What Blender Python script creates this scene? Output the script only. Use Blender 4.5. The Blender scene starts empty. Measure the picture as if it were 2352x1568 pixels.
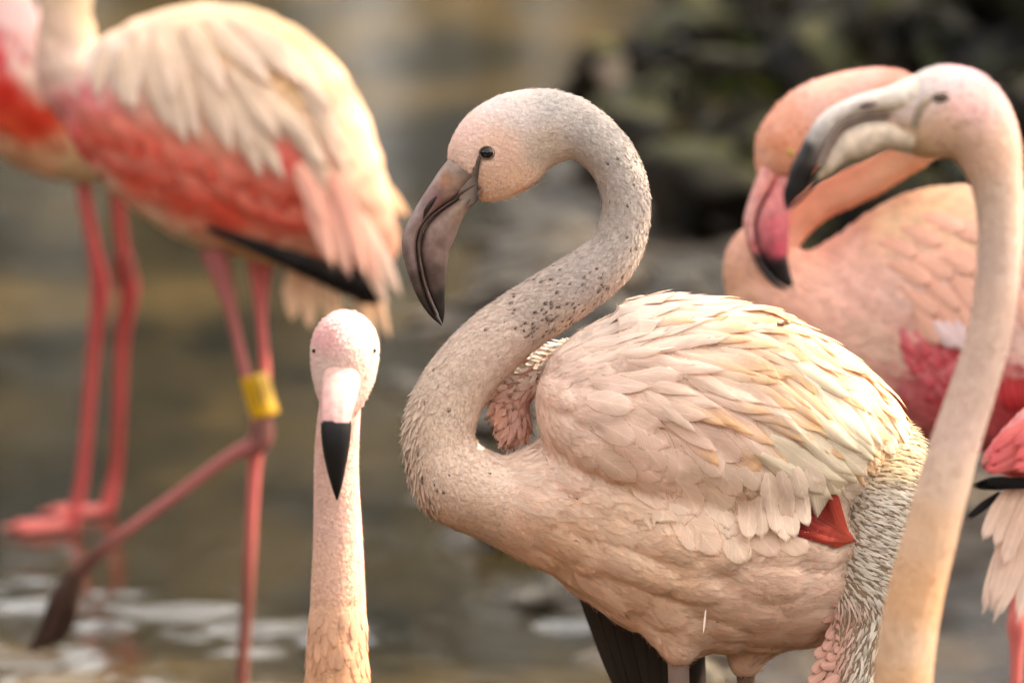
import bpy, math, random
import numpy as np
random.seed(7)
RNG = np.random.default_rng(11)

# ------------------------------------------------------------------ camera, world, sun, exposure
scene = bpy.context.scene
COL = scene.collection
PITCH = math.radians(7.6)
CAM = np.array([0.0, 0.0, 1.93])
FWD = np.array([0.0, math.cos(PITCH), -math.sin(PITCH)])
RIGHT = np.array([1.0, 0.0, 0.0])
UP = np.array([0.0, math.sin(PITCH), math.cos(PITCH)])
FOCUS = 8.53
cam_data = bpy.data.cameras.new('camera')
cam_data.lens = 300
cam_data.sensor_width = 36
cam_data.clip_start = 0.5
cam_data.clip_end = 900
cam_data.dof.use_dof = True
cam_data.dof.focus_distance = FOCUS - 0.06
cam_data.dof.aperture_fstop = 5.8
cam = bpy.data.objects.new('camera', cam_data)
COL.objects.link(cam)
cam.location = CAM
cam.rotation_euler = (math.radians(90) - PITCH, 0, 0)
scene.camera = cam

SUN_AZ, SUN_EL = math.radians(74), math.radians(46)      # azimuth from +Y (view direction) towards +X
world = bpy.data.worlds.new('World')
scene.world = world
world.use_nodes = True
wn = world.node_tree.nodes
wl = world.node_tree.links
sky = wn.new('ShaderNodeTexSky')
sky.sky_type = 'NISHITA'
sky.sun_disc = False
sky.sun_elevation = SUN_EL
sky.sun_rotation = SUN_AZ
sky.dust_density = 4.0
hs = wn.new('ShaderNodeHueSaturation')                    # thin white cloud takes the blue out of the sky
hs.inputs['Saturation'].default_value = 0.16
wl.new(sky.outputs[0], hs.inputs['Color'])
wl.new(hs.outputs[0], wn['Background'].inputs[0])
wn['Background'].inputs[1].default_value = 0.12
sun_data = bpy.data.lights.new('sun', 'SUN')
sun_data.energy = 2.4
sun_data.angle = math.radians(0.6)
sun_data.color = (1.0, 0.84, 0.64)
sun = bpy.data.objects.new('sun', sun_data)
COL.objects.link(sun)
SUN_DIR = np.array([math.sin(SUN_AZ) * math.cos(SUN_EL), math.cos(SUN_AZ) * math.cos(SUN_EL), math.sin(SUN_EL)])
from mathutils import Vector, noise as mnoise
sun.rotation_euler = Vector(SUN_DIR).to_track_quat('Z', 'Y').to_euler()

vs = scene.view_settings
vs.view_transform = 'Standard'
vs.look = 'None'
vs.exposure = 2.55
vs.gamma = 1.0
vs.use_white_balance = True
vs.white_balance_temperature = 7100
vs.white_balance_tint = 11
scene.cycles.use_denoising = True
scene.cycles.use_adaptive_sampling = True
scene.cycles.adaptive_threshold = 0.015
scene.cycles.max_bounces = 8
scene.cycles.transparent_max_bounces = 16
scene.cycles.sample_clamp_indirect = 6.0

# ------------------------------------------------------------------ photo pixels (2352 wide) -> space
K = 36 / 300 / 2560 * 1.0884
def W(x, y, d):
    return CAM + d * (FWD + RIGHT * (x - 1176) * K + UP * (784 - y) * K)
def ground_at(x, y, z=0.0):
    r = FWD + RIGHT * (x - 1176) * K + UP * (784 - y) * K
    return CAM + r * ((z - CAM[2]) / r[2])
def crop(ox, oy, sc):
    return lambda x, y: ((x / sc + ox) / 1.0884, (y / sc + oy) / 1.0884)

def lin(c):
    c = np.asarray(c, float) / 255.0
    return np.where(c <= 0.04045, c / 12.92, ((c + 0.055) / 1.055) ** 2.4)

# ------------------------------------------------------------------ materials
def new_mat(name):
    m = bpy.data.materials.new(name)
    m.use_nodes = True
    nt = m.node_tree
    return m, nt, nt.nodes['Principled BSDF'], nt.nodes['Material Output']

def plumage_material(name, translucency=0.3, barbs=True, fray=True):
    m, nt, bs, out = new_mat(name)
    N, L = nt.nodes, nt.links
    at = N.new('ShaderNodeAttribute'); at.attribute_name = 'col'
    tc = N.new('ShaderNodeTexCoord')
    nz = N.new('ShaderNodeTexNoise'); nz.inputs['Scale'].default_value = 55; nz.inputs['Detail'].default_value = 4
    L.new(tc.outputs['Object'], nz.inputs['Vector'])
    mr = N.new('ShaderNodeMapRange'); mr.inputs[1].default_value = 0.3; mr.inputs[2].default_value = 0.7
    mr.inputs[3].default_value = 0.94; mr.inputs[4].default_value = 1.05
    L.new(nz.outputs['Fac'], mr.inputs[0])
    mul = N.new('ShaderNodeMixRGB'); mul.blend_type = 'MULTIPLY'; mul.inputs[0].default_value = 1
    L.new(at.outputs['Color'], mul.inputs[1]); L.new(mr.outputs[0], mul.inputs[2])
    col = mul.outputs[0]
    if barbs:                                             # oblique barbs on either side of the shaft
        uv = N.new('ShaderNodeUVMap'); uv.uv_map = 'uv'
        sp = N.new('ShaderNodeSeparateXYZ'); L.new(uv.outputs[0], sp.inputs[0])
        ab = N.new('ShaderNodeMath'); ab.operation = 'ABSOLUTE'; L.new(sp.outputs[0], ab.inputs[0])
        k1 = N.new('ShaderNodeMath'); k1.operation = 'MULTIPLY_ADD'
        L.new(ab.outputs[0], k1.inputs[0]); k1.inputs[1].default_value = -0.45; L.new(sp.outputs[1], k1.inputs[2])
        cb = N.new('ShaderNodeCombineXYZ'); L.new(k1.outputs[0], cb.inputs[0]); L.new(at.outputs['Fac'], cb.inputs[1])
        bn = N.new('ShaderNodeTexNoise'); bn.inputs['Scale'].default_value = 26; bn.inputs['Detail'].default_value = 2
        L.new(cb.outputs[0], bn.inputs['Vector'])
        bm = N.new('ShaderNodeMapRange'); bm.inputs[1].default_value = 0.3; bm.inputs[2].default_value = 0.7
        bm.inputs[3].default_value = 0.88; bm.inputs[4].default_value = 1.06
        L.new(bn.outputs['Fac'], bm.inputs[0])
        m2 = N.new('ShaderNodeMixRGB'); m2.blend_type = 'MULTIPLY'; m2.inputs[0].default_value = 1
        L.new(col, m2.inputs[1]); L.new(bm.outputs[0], m2.inputs[2]); col = m2.outputs[0]
        sh = N.new('ShaderNodeMapRange'); sh.inputs[1].default_value = 0.03; sh.inputs[2].default_value = 0.10; sh.inputs[3].default_value = 1.16; sh.inputs[4].default_value = 1.0
        L.new(ab.outputs[0], sh.inputs[0])
        m4 = N.new('ShaderNodeMixRGB'); m4.blend_type = 'MULTIPLY'; m4.inputs[0].default_value = 1
        L.new(col, m4.inputs[1]); L.new(sh.outputs[0], m4.inputs[2]); col = m4.outputs[0]
        bp = N.new('ShaderNodeBump'); bp.inputs['Strength'].default_value = 0.15; bp.inputs['Distance'].default_value = 0.002
        L.new(bn.outputs['Fac'], bp.inputs['Height']); L.new(bp.outputs[0], bs.inputs['Normal'])
    else:
        bp = N.new('ShaderNodeBump'); bp.inputs['Strength'].default_value = 0.5; bp.inputs['Distance'].default_value = 0.003
        nf = N.new('ShaderNodeTexNoise'); nf.inputs['Scale'].default_value = 260; nf.inputs['Detail'].default_value = 3
        L.new(tc.outputs['Object'], nf.inputs['Vector'])
        L.new(nf.outputs['Fac'], bp.inputs['Height']); L.new(bp.outputs[0], bs.inputs['Normal'])
    L.new(col, bs.inputs['Base Color'])
    bs.inputs['Roughness'].default_value = 0.75
    bs.inputs['Specular IOR Level'].default_value = 0.18
    bs.inputs['Sheen Weight'].default_value = 0.04
    bs.inputs['Sheen Roughness'].default_value = 0.5
    tr = N.new('ShaderNodeBsdfTranslucent'); L.new(col, tr.inputs['Color'])
    mx = N.new('ShaderNodeMixShader'); mx.inputs[0].default_value = translucency
    L.new(bs.outputs[0], mx.inputs[1]); L.new(tr.outputs[0], mx.inputs[2]); L.new(mx.outputs[0], out.inputs['Surface'])
    if barbs and fray:                                    # the vane frays into loose barbs towards its edge
        fr = N.new('ShaderNodeMath'); fr.operation = 'FRACT'; L.new(sp.outputs[1], fr.inputs[0])
        ed = N.new('ShaderNodeMath'); ed.operation = 'MAXIMUM'; L.new(ab.outputs[0], ed.inputs[0]); L.new(fr.outputs[0], ed.inputs[1])
        er = N.new('ShaderNodeMapRange'); er.interpolation_type = 'SMOOTHSTEP'
        er.inputs[1].default_value = 0.84; er.inputs[2].default_value = 1.0; L.new(ed.outputs[0], er.inputs[0])
        fn = N.new('ShaderNodeTexNoise'); fn.inputs['Scale'].default_value = 60; fn.inputs['Detail'].default_value = 1
        L.new(cb.outputs[0], fn.inputs['Vector'])
        fa = N.new('ShaderNodeMath'); fa.operation = 'ADD'; fa.inputs[1].default_value = 0.30; L.new(fn.outputs['Fac'], fa.inputs[0])
        fm = N.new('ShaderNodeMath'); fm.operation = 'MULTIPLY'; fm.use_clamp = True
        L.new(er.outputs[0], fm.inputs[0]); L.new(fa.outputs[0], fm.inputs[1])
        tp = N.new('ShaderNodeBsdfTransparent'); m3 = N.new('ShaderNodeMixShader')
        L.new(fm.outputs[0], m3.inputs[0]); L.new(mx.outputs[0], m3.inputs[1]); L.new(tp.outputs[0], m3.inputs[2])
        L.new(m3.outputs[0], out.inputs['Surface'])
    return m

def horn_material(name, rough=0.35):
    m, nt, bs, out = new_mat(name)
    N, L = nt.nodes, nt.links
    at = N.new('ShaderNodeAttribute'); at.attribute_name = 'col'
    tc = N.new('ShaderNodeTexCoord')
    nz = N.new('ShaderNodeTexNoise'); nz.inputs['Scale'].default_value = 120; nz.inputs['Detail'].default_value = 6
    L.new(tc.outputs['Object'], nz.inputs['Vector'])
    mr = N.new('ShaderNodeMapRange'); mr.inputs[1].default_value = 0.3; mr.inputs[2].default_value = 0.7
    mr.inputs[3].default_value = 0.72; mr.inputs[4].default_value = 1.18
    L.new(nz.outputs['Fac'], mr.inputs[0])
    mul = N.new('ShaderNodeMixRGB'); mul.blend_type = 'MULTIPLY'; mul.inputs[0].default_value = 1
    L.new(at.outputs['Color'], mul.inputs[1]); L.new(mr.outputs[0], mul.inputs[2])
    L.new(mul.outputs[0], bs.inputs['Base Color'])
    bs.inputs['Roughness'].default_value = rough
    bs.inputs['Specular IOR Level'].default_value = 0.4
    bp = N.new('ShaderNodeBump'); bp.inputs['Strength'].default_value = 0.25; bp.inputs['Distance'].default_value = 0.001
    L.new(nz.outputs['Fac'], bp.inputs['Height']); L.new(bp.outputs[0], bs.inputs['Normal'])
    return m

M_SKIN = plumage_material('downy_skin', 0.12, barbs=False)
M_FEATHER = plumage_material('feather', 0.2)
M_PLUME = plumage_material('plume', 0.2, fray=False)
M_FUZZ = plumage_material('down', 0.25, barbs=False)
M_HORN = horn_material('horn', 0.42)
M_LEG = horn_material('scaly_leg', 0.55)
_n, _l = M_LEG.node_tree.nodes, M_LEG.node_tree.links
_v = _n.new('ShaderNodeTexVoronoi'); _v.inputs['Scale'].default_value = 170
_t = _n.new('ShaderNodeTexCoord'); _l.new(_t.outputs['Object'], _v.inputs['Vector'])
_b = _n.new('ShaderNodeBump'); _b.inputs['Strength'].default_value = .6; _b.inputs['Distance'].default_value = .0015
_l.new(_v.outputs['Distance'], _b.inputs['Height']); _l.new(_b.outputs[0], _n['Principled BSDF'].inputs['Normal'])
M_EYE, _nt, _bs, _o = new_mat('eye')
_bs.inputs['Base Color'].default_value = (0.006, 0.005, 0.005, 1); _bs.inputs['Roughness'].default_value = 0.06
M_IRIS, _nt, _bs, _o = new_mat('pale_iris')
_bs.inputs['Base Color'].default_value = (0.55, 0.42, 0.08, 1); _bs.inputs['Roughness'].default_value = 0.15
M_BAND, _nt, _bs, _o = new_mat('yellow_plastic')
_bs.inputs['Base Color'].default_value = (0.62, 0.33, 0.005, 1); _bs.inputs['Roughness'].default_value = 0.35
M_INK, _nt, _bs, _o = new_mat('dark_print')
_bs.inputs['Base Color'].default_value = (0.03, 0.02, 0.005, 1); _bs.inputs['Roughness'].default_value = 0.6

# ------------------------------------------------------------------ geometry kit
def make_obj(name, verts, faces, mat, cols=None, uvs=None, parent=None, smooth=True, link=True, normals=None):
    me = bpy.data.meshes.new(name)
    verts = np.asarray(verts, float)
    faces = np.asarray(faces)
    nf, k = faces.shape
    me.vertices.add(len(verts)); me.vertices.foreach_set('co', verts.ravel())
    me.loops.add(nf * k); me.loops.foreach_set('vertex_index', faces.ravel().astype(np.int32))
    me.polygons.add(nf); me.polygons.foreach_set('loop_start', np.arange(0, nf * k, k, dtype=np.int32))
    me.update(calc_edges=True)
    if smooth:
        me.polygons.foreach_set('use_smooth', np.ones(nf, bool))
    if cols is not None:
        a = me.color_attributes.new('col', 'FLOAT_COLOR', 'POINT')
        c4 = np.ones((len(verts), 4), np.float32); c4[:, :3] = cols
        a.data.foreach_set('color', c4.ravel())
    if uvs is not None:
        u = me.uv_layers.new(name='uv')
        u.data.foreach_set('uv', np.asarray(uvs, np.float32)[faces.ravel()].ravel())
    me.materials.append(mat)
    me.validate()
    if normals is not None:
        me.normals_split_custom_set_from_vertices(normals)
    o = bpy.data.objects.new(name, me)
    if link:
        COL.objects.link(o)
    if parent is not None:
        o.parent = parent
    return o

def catmull(pts, n):
    p = np.asarray(pts, float)
    p = np.vstack([2 * p[0] - p[1], p, 2 * p[-1] - p[-2]])
    m = len(p) - 3
    t = np.linspace(0, m - 1e-9, n)
    i = t.astype(int); f = (t - i)[:, None]
    a, b, c, d = p[i], p[i + 1], p[i + 2], p[i + 3]
    return 0.5 * (2 * b + (c - a) * f + (2 * a - 5 * b + 4 * c - d) * f ** 2 + (3 * b - a - 3 * c + d) * f ** 3)

def chain_samples(chain):
    """chain rows: x, y, z, r, kz -> dense samples"""
    c = np.asarray(chain, float)
    if len(c) == 1:
        return c
    seg = np.linalg.norm(np.diff(c[:, :3], axis=0), axis=1).sum()
    n = max(8, int(seg / max(6.0, 0.22 * c[:, 3].min())))
    s = catmull(c, min(n, 140))
    s[:, 3] = np.maximum(s[:, 3], 2)
    return s

def sdf_mesh(chains, vox, k_union, lumps=None):
    """smooth union of tapered elliptical tubes, polygonised with surface nets (pixel space)"""
    S = [chain_samples(c) for c in chains]
    lo = np.min([np.min(s[:, :3] - s[:, 3:4] * np.maximum(1, s[:, 4:5]), axis=0) for s in S], axis=0) - 3 * vox
    hi = np.max([np.max(s[:, :3] + s[:, 3:4] * np.maximum(1, s[:, 4:5]), axis=0) for s in S], axis=0) + 3 * vox
    n = np.ceil((hi - lo) / vox).astype(int) + 1
    F = np.full(n, 1e3, np.float32)
    ax = [lo[i] + vox * np.arange(n[i]) for i in range(3)]
    for s in S:
        G = np.full(n, 1e3, np.float32)
        for a, b in zip(s[:-1], s[1:]):
            R = max(a[3] * max(1, a[4]), b[3] * max(1, b[4])) + k_union + 2 * vox
            i0 = np.clip(np.floor((np.minimum(a[:3], b[:3]) - R - lo) / vox).astype(int), 0, n - 1)
            i1 = np.clip(np.ceil((np.maximum(a[:3], b[:3]) + R - lo) / vox).astype(int) + 1, 1, n)
            X = ax[0][i0[0]:i1[0]][:, None, None]; Y = ax[1][i0[1]:i1[1]][None, :, None]; Z = ax[2][i0[2]:i1[2]][None, None, :]
            d = b - a
            kz = 0.5 * (a[4] + b[4])
            dz = d[2] / kz
            den = d[0] ** 2 + d[1] ** 2 + dz ** 2 + 1e-9
            zz = (Z - a[2]) / kz
            t = np.clip(((X - a[0]) * d[0] + (Y - a[1]) * d[1] + zz * dz) / den, 0, 1)
            q = np.sqrt((X - a[0] - t * d[0]) ** 2 + (Y - a[1] - t * d[1]) ** 2 + (zz - t * dz) ** 2) - (a[3] + t * d[3])
            g = G[i0[0]:i1[0], i0[1]:i1[1], i0[2]:i1[2]]
            np.minimum(g, q, out=g)
        h = np.clip(0.5 + 0.5 * (G - F) / k_union, 0, 1)
        F = np.where(np.abs(G - F) > k_union, np.minimum(F, G), G * (1 - h) + F * h - k_union * h * (1 - h)).astype(np.float32)
    inside = F < 0
    c8 = [inside[i:n[0] - 1 + i, j:n[1] - 1 + j, k:n[2] - 1 + k] for i in (0, 1) for j in (0, 1) for k in (0, 1)]
    cnt = sum(c.astype(np.int8) for c in c8)
    cells = np.argwhere((cnt > 0) & (cnt < 8))
    idx = -np.ones(n - 1, np.int64)
    idx[cells[:, 0], cells[:, 1], cells[:, 2]] = np.arange(len(cells))
    acc = np.zeros((len(cells), 3)); num = np.zeros(len(cells))
    corners = [(i, j, k) for i in (0, 1) for j in (0, 1) for k in (0, 1)]
    for a in corners:
        for axi in range(3):
            if a[axi]:
                continue
            b = list(a); b[axi] = 1
            va = F[cells[:, 0] + a[0], cells[:, 1] + a[1], cells[:, 2] + a[2]]
            vb = F[cells[:, 0] + b[0], cells[:, 1] + b[1], cells[:, 2] + b[2]]
            m = (va < 0) != (vb < 0)
            t = np.where(m, va / np.where(m, va - vb, 1), 0)
            p = np.array(a, float)[None, :].repeat(len(cells), 0); p[:, axi] = t
            acc += p * m[:, None]; num += m
    V = lo + vox * (cells + acc / num[:, None])
    quads = []
    for axi in range(3):
        o1, o2 = [(1, 2), (2, 0), (0, 1)][axi]
        sl0 = [slice(1, n[i] - 1) for i in range(3)]; sl0[axi] = slice(0, n[axi] - 1)
        sl1 = list(sl0); sl1[axi] = slice(1, n[axi])
        A = inside[tuple(sl0)]; B = inside[tuple(sl1)]
        e = np.argwhere(A != B)
        flip = A[e[:, 0], e[:, 1], e[:, 2]]
        off = np.ones(3, int); off[axi] = 0
        e = e + off
        d1 = np.zeros(3, int); d1[o1] = 1
        d2 = np.zeros(3, int); d2[o2] = 1
        g = lambda p: idx[p[:, 0], p[:, 1], p[:, 2]]
        q = np.stack([g(e - d1 - d2), g(e - d2), g(e), g(e - d1)], 1)
        q[~flip] = q[~flip][:, ::-1]
        quads.append(q)
    Q = np.vstack(quads)
    Q = Q[(Q >= 0).all(1)]
    # light smoothing
    ed = np.vstack([Q[:, [0, 1]], Q[:, [1, 2]], Q[:, [2, 3]], Q[:, [3, 0]]])
    for _ in range(3):
        s = np.zeros_like(V); c = np.zeros(len(V))
        np.add.at(s, ed[:, 0], V[ed[:, 1]]); np.add.at(c, ed[:, 0], 1)
        V = 0.5 * V + 0.5 * s / c[:, None]
    return V, Q

def vert_normals(V, Q):
    n = np.cross(V[Q[:, 2]] - V[Q[:, 0]], V[Q[:, 3]] - V[Q[:, 1]])
    N = np.zeros_like(V)
    for i in range(4):
        np.add.at(N, Q[:, i], n)
    return N / (np.linalg.norm(N, axis=1, keepdims=True) + 1e-9)

def idw(P, samples, power=3.0):
    """samples: rows x, y, values... -> interpolated values at P (n,2)"""
    s = np.asarray(samples, float)
    d = np.sqrt(((P[:, None, :2] - s[None, :, :2]) ** 2).sum(2)) + 4.0
    w = d ** -power
    return (w @ s[:, 2:]) / w.sum(1, keepdims=True)

def loft(sections, nseg=24, n=40, power=2.0):
    """sections: rows cx cy cz ax ay az bx by bz (centre and two half axes)"""
    s = catmull(np.asarray(sections, float), n)
    th = np.linspace(0, 2 * np.pi, nseg, endpoint=False)
    ct, st = np.cos(th), np.sin(th)
    ct = np.sign(ct) * np.abs(ct) ** (2 / power); st = np.sign(st) * np.abs(st) ** (2 / power)
    V = s[:, None, :3] + s[:, None, 3:6] * ct[None, :, None] + s[:, None, 6:9] * st[None, :, None]
    V = V.reshape(-1, 3)
    i = np.arange(n - 1)[:, None] * nseg; j = np.arange(nseg)[None, :]; j2 = (j + 1) % nseg
    Q = np.stack([i + j, i + j2, i + nseg + j2, i + nseg + j], 2).reshape(-1, 4)
    a = len(V)
    V = np.vstack([V, s[0, :3], s[-1, :3]])
    j = np.arange(nseg); j2 = (j + 1) % nseg
    e = (n - 1) * nseg
    Q = np.vstack([Q, np.stack([j2, j, np.full(nseg, a), np.full(nseg, a)], 1), np.stack([e + j, e + j2, np.full(nseg, a + 1), np.full(nseg, a + 1)], 1)])
    return V, Q

def orient_fix(V, Q):
    c = V.mean(0)
    return V, Q

def tube(pts, nseg=12, n=None):
    """pts rows: x y z r ; parallel-transport tube"""
    p = np.asarray(pts, float)
    n = n or max(6, 5 * len(p))
    s = catmull(p, n)
    T = np.gradient(s[:, :3], axis=0); T /= np.linalg.norm(T, axis=1, keepdims=True) + 1e-9
    ref = np.array([0.03, 0.05, 1.0])
    A = np.cross(T, ref); A /= np.linalg.norm(A, axis=1, keepdims=True) + 1e-9
    B = np.cross(T, A)
    th = np.linspace(0, 2 * np.pi, nseg, endpoint=False)
    V = (s[:, None, :3] + s[:, None, 3:4] * (np.cos(th)[None, :, None] * A[:, None] + np.sin(th)[None, :, None] * B[:, None])).reshape(-1, 3)
    i = np.arange(n - 1)[:, None] * nseg; j = np.arange(nseg)[None, :]; j2 = (j + 1) % nseg
    Q = np.stack([i + j, i + j2, i + nseg + j2, i + nseg + j], 2).reshape(-1, 4)
    a = len(V); V = np.vstack([V, s[0, :3], s[-1, :3]])
    j = np.arange(nseg); j2 = (j + 1) % nseg; e = (n - 1) * nseg
    Q = np.vstack([Q, np.stack([j2, j, np.full(nseg, a), np.full(nseg, a)], 1), np.stack([e + j, e + j2, np.full(nseg, a + 1), np.full(nseg, a + 1)], 1)])
    return V, Q

PROFILES = {
    'round':  ([0, .2, .42, .64, .82, .94, 1], [.45, .85, 1, .98, .8, .48, .1]),
    'point':  ([0, .2, .42, .64, .82, .94, 1], [.5, .85, 1, .86, .55, .24, .03]),
    'long':   ([0, .12, .35, .6, .82, .94, 1], [.35, .75, .95, 1, .8, .46, .08]),
    'tiny':   ([0, .5, 1], [.6, 1, .25]),
}
def feather_batch(P, N, T, L, Wd, lift, curl, cup, c0, c1, prof='round', nu=3, sink=0.05, bend=None, tip_from=0.55):
    """vectorised feathers in pixel space; c0 base colour, c1 tip colour (n,3)"""
    v, w = (np.array(a, float) for a in PROFILES[prof])
    u = np.linspace(-1, 1, nu)
    n = len(P)
    T = T - (T * N).sum(1, keepdims=True) * N
    T /= np.linalg.norm(T, axis=1, keepdims=True) + 1e-9
    B = np.cross(N, T)
    L = np.broadcast_to(L, (n,))[:, None, None]; Wd = np.broadcast_to(Wd, (n,))[:, None, None]
    lift = np.broadcast_to(lift, (n,))[:, None, None]; curl = np.broadcast_to(curl, (n,))[:, None, None]
    vv = v[None, :, None]; uu = u[None, None, :]; ww = w[None, :, None]
    jit = 1 + (0.03 if nu > 3 else .08) * RNG.standard_normal((n, len(v), nu))
    along = L * vv * np.ones_like(uu) - L * 0.05 * uu ** 2 * (vv > 0.5)
    side = Wd * ww * uu * jit
    if bend is not None:
        side = side + np.broadcast_to(bend, (n,))[:, None, None] * L * vv ** 2
    up = L * (-sink + lift * vv + curl * vv ** 2) - cup * Wd * ww * uu ** 2
    V = P[:, None, None, :] + along[..., None] * T[:, None, None, :] + side[..., None] * B[:, None, None, :] + up[..., None] * N[:, None, None, :]
    f = np.clip((v - tip_from) / (1 - tip_from + 1e-6), 0, 1)[None, :, None, None]
    C = (c0[:, None, None, :] * (1 - f) + c1[:, None, None, :] * f) * np.ones((1, 1, nu, 1))
    nv = len(v)
    i = np.arange(nv - 1)[:, None] * nu; j = np.arange(nu - 1)[None, :]
    q = np.stack([i + j, i + nu + j, i + nu + j + 1, i + j + 1], 2).reshape(-1, 4)
    Q = (q[None] + (np.arange(n) * nv * nu)[:, None, None]).reshape(-1, 4)
    UV = np.stack([np.broadcast_to(uu, (n, nv, nu)), np.broadcast_to(vv * .995, (n, nv, nu)) + RNG.integers(0, 60, (n, 1, 1))], 3)
    return V.reshape(-1, 3), Q, np.clip(C.reshape(-1, 3), 0, 1), UV.reshape(-1, 2), nv * nu

def fuzz_batch(P, N, T, L, w, out, col):
    n = len(P)
    D = T + N * np.broadcast_to(out, (n,))[:, None] + 0.16 * RNG.standard_normal((n, 3))
    D /= np.linalg.norm(D, axis=1, keepdims=True)
    S = np.cross(D, N + 0.08 * RNG.standard_normal((n, 3))); S /= np.linalg.norm(S, axis=1, keepdims=True) + 1e-9
    S *= np.where((np.cross(D, S) * N).sum(1, keepdims=True) < 0, 1, -1)        # the blade's face looks outwards
    L = np.broadcast_to(L, (n,))[:, None] * (0.6 + 0.8 * RNG.random((n, 1)))
    w = np.broadcast_to(w, (n,))[:, None]
    V = np.stack([P - S * w - 1.5 * N, P + S * w - 1.5 * N, P + D * L * .6 + S * w * .7, P + D * L * .6 - S * w * .7, P + D * L - N * L * 0.12], 1).reshape(-1, 3)
    b = np.arange(n)[:, None] * 5
    Q = np.vstack([np.hstack([b, b + 1, b + 2, b + 3]), np.hstack([b + 3, b + 2, b + 4, b + 4])])
    return V, Q, np.repeat(col, 5, 0)

def quad_to_faces(Q):
    return Q

def sample_surface(V, Q, n):
    a = np.linalg.norm(np.cross(V[Q[:, 2]] - V[Q[:, 0]], V[Q[:, 3]] - V[Q[:, 1]]), axis=1)
    f = RNG.choice(len(Q), n, p=a / a.sum())
    u, v = RNG.random((n, 1)), RNG.random((n, 1))
    q = V[Q[f]]
    P = (q[:, 0] * (1 - u) + q[:, 1] * u) * (1 - v) + (q[:, 3] * (1 - u) + q[:, 2] * u) * v
    NN = vert_normals(V, Q)[Q[f]].mean(1)
    NN /= np.linalg.norm(NN, axis=1, keepdims=True) + 1e-9
    return P, NN

def thin(P, spacing):
    """greedy dart throwing: keep points farther apart than their own spacing"""
    spacing = np.broadcast_to(spacing, (len(P),))
    cell = float(spacing.max())
    grid = {}
    keep = []
    for i in range(len(P)):
        k = (int(P[i, 0] // cell), int(P[i, 1] // cell), int(P[i, 2] // cell))
        ok = True
        for dx in (-1, 0, 1):
            for dy in (-1, 0, 1):
                for dz in (-1, 0, 1):
                    for j in grid.get((k[0] + dx, k[1] + dy, k[2] + dz), ()):
                        d = P[i] - P[j]
                        if d[0] * d[0] + d[1] * d[1] + d[2] * d[2] < spacing[i] * spacing[i]:
                            ok = False; break
                    if not ok: break
                if not ok: break
            if not ok: break
        if ok:
            grid.setdefault(k, []).append(i); keep.append(i)
    return np.array(keep, int)

from mathutils import kdtree
def conform(FV, V, NN, height, stiff=1.0):
    """lay feather vertices FV over the surface (V, NN) at the given height"""
    kd = kdtree.KDTree(len(V))
    for i, p in enumerate(V.tolist()): kd.insert(p, i)
    kd.balance()
    idx = np.array([kd.find(p)[1] for p in FV.tolist()])
    h = ((FV - V[idx]) * NN[idx]).sum(1)
    return FV + ((height - h) * stiff)[:, None] * NN[idx], NN[idx]

def ang(a):
    a = np.radians(a)
    return np.stack([np.cos(a), np.sin(a), np.zeros_like(a)], 1)

def lobes(V, NN, flowfn, mask, spacing, amp, length, width, weight):
    """soft overlapping tufts: each swells along the feather flow and drops at its tip"""
    idx = np.where(mask(V))[0]
    c = RNG.permutation(idx)[:6000]
    c = c[thin(V[c], spacing)]
    T = flowfn(V[c]); N = NN[c]
    T = T - (T * N).sum(1, keepdims=True) * N; T /= np.linalg.norm(T, axis=1, keepdims=True) + 1e-9
    B = np.cross(N, T)
    H = np.zeros(len(V))
    for i in range(len(c)):
        d = V - V[c[i]]
        near = np.where((d * d).sum(1) < (1.1 * max(length, width)) ** 2)[0]
        q = d[near]
        k = RNG.uniform(.8, 1.3)
        u = q @ T[i] / (length * k); w = q @ B[i] / (width * RNG.uniform(.8, 1.3))
        edge = 1 - .35 * w * w
        a = smooth((u + .9) / 1.3) * (1 - smooth((u - edge + .32) / .32))
        h = amp * RNG.uniform(.6, 1.2) * a * np.clip(1 - w * w, 0, 1) ** .7
        H[near] = np.maximum(H[near], h)
    return V + NN * (H * mask(V) * weight(V))[:, None]

def smooth(t):
    t = np.clip(t, 0, 1); return t * t * (3 - 2 * t)

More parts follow.
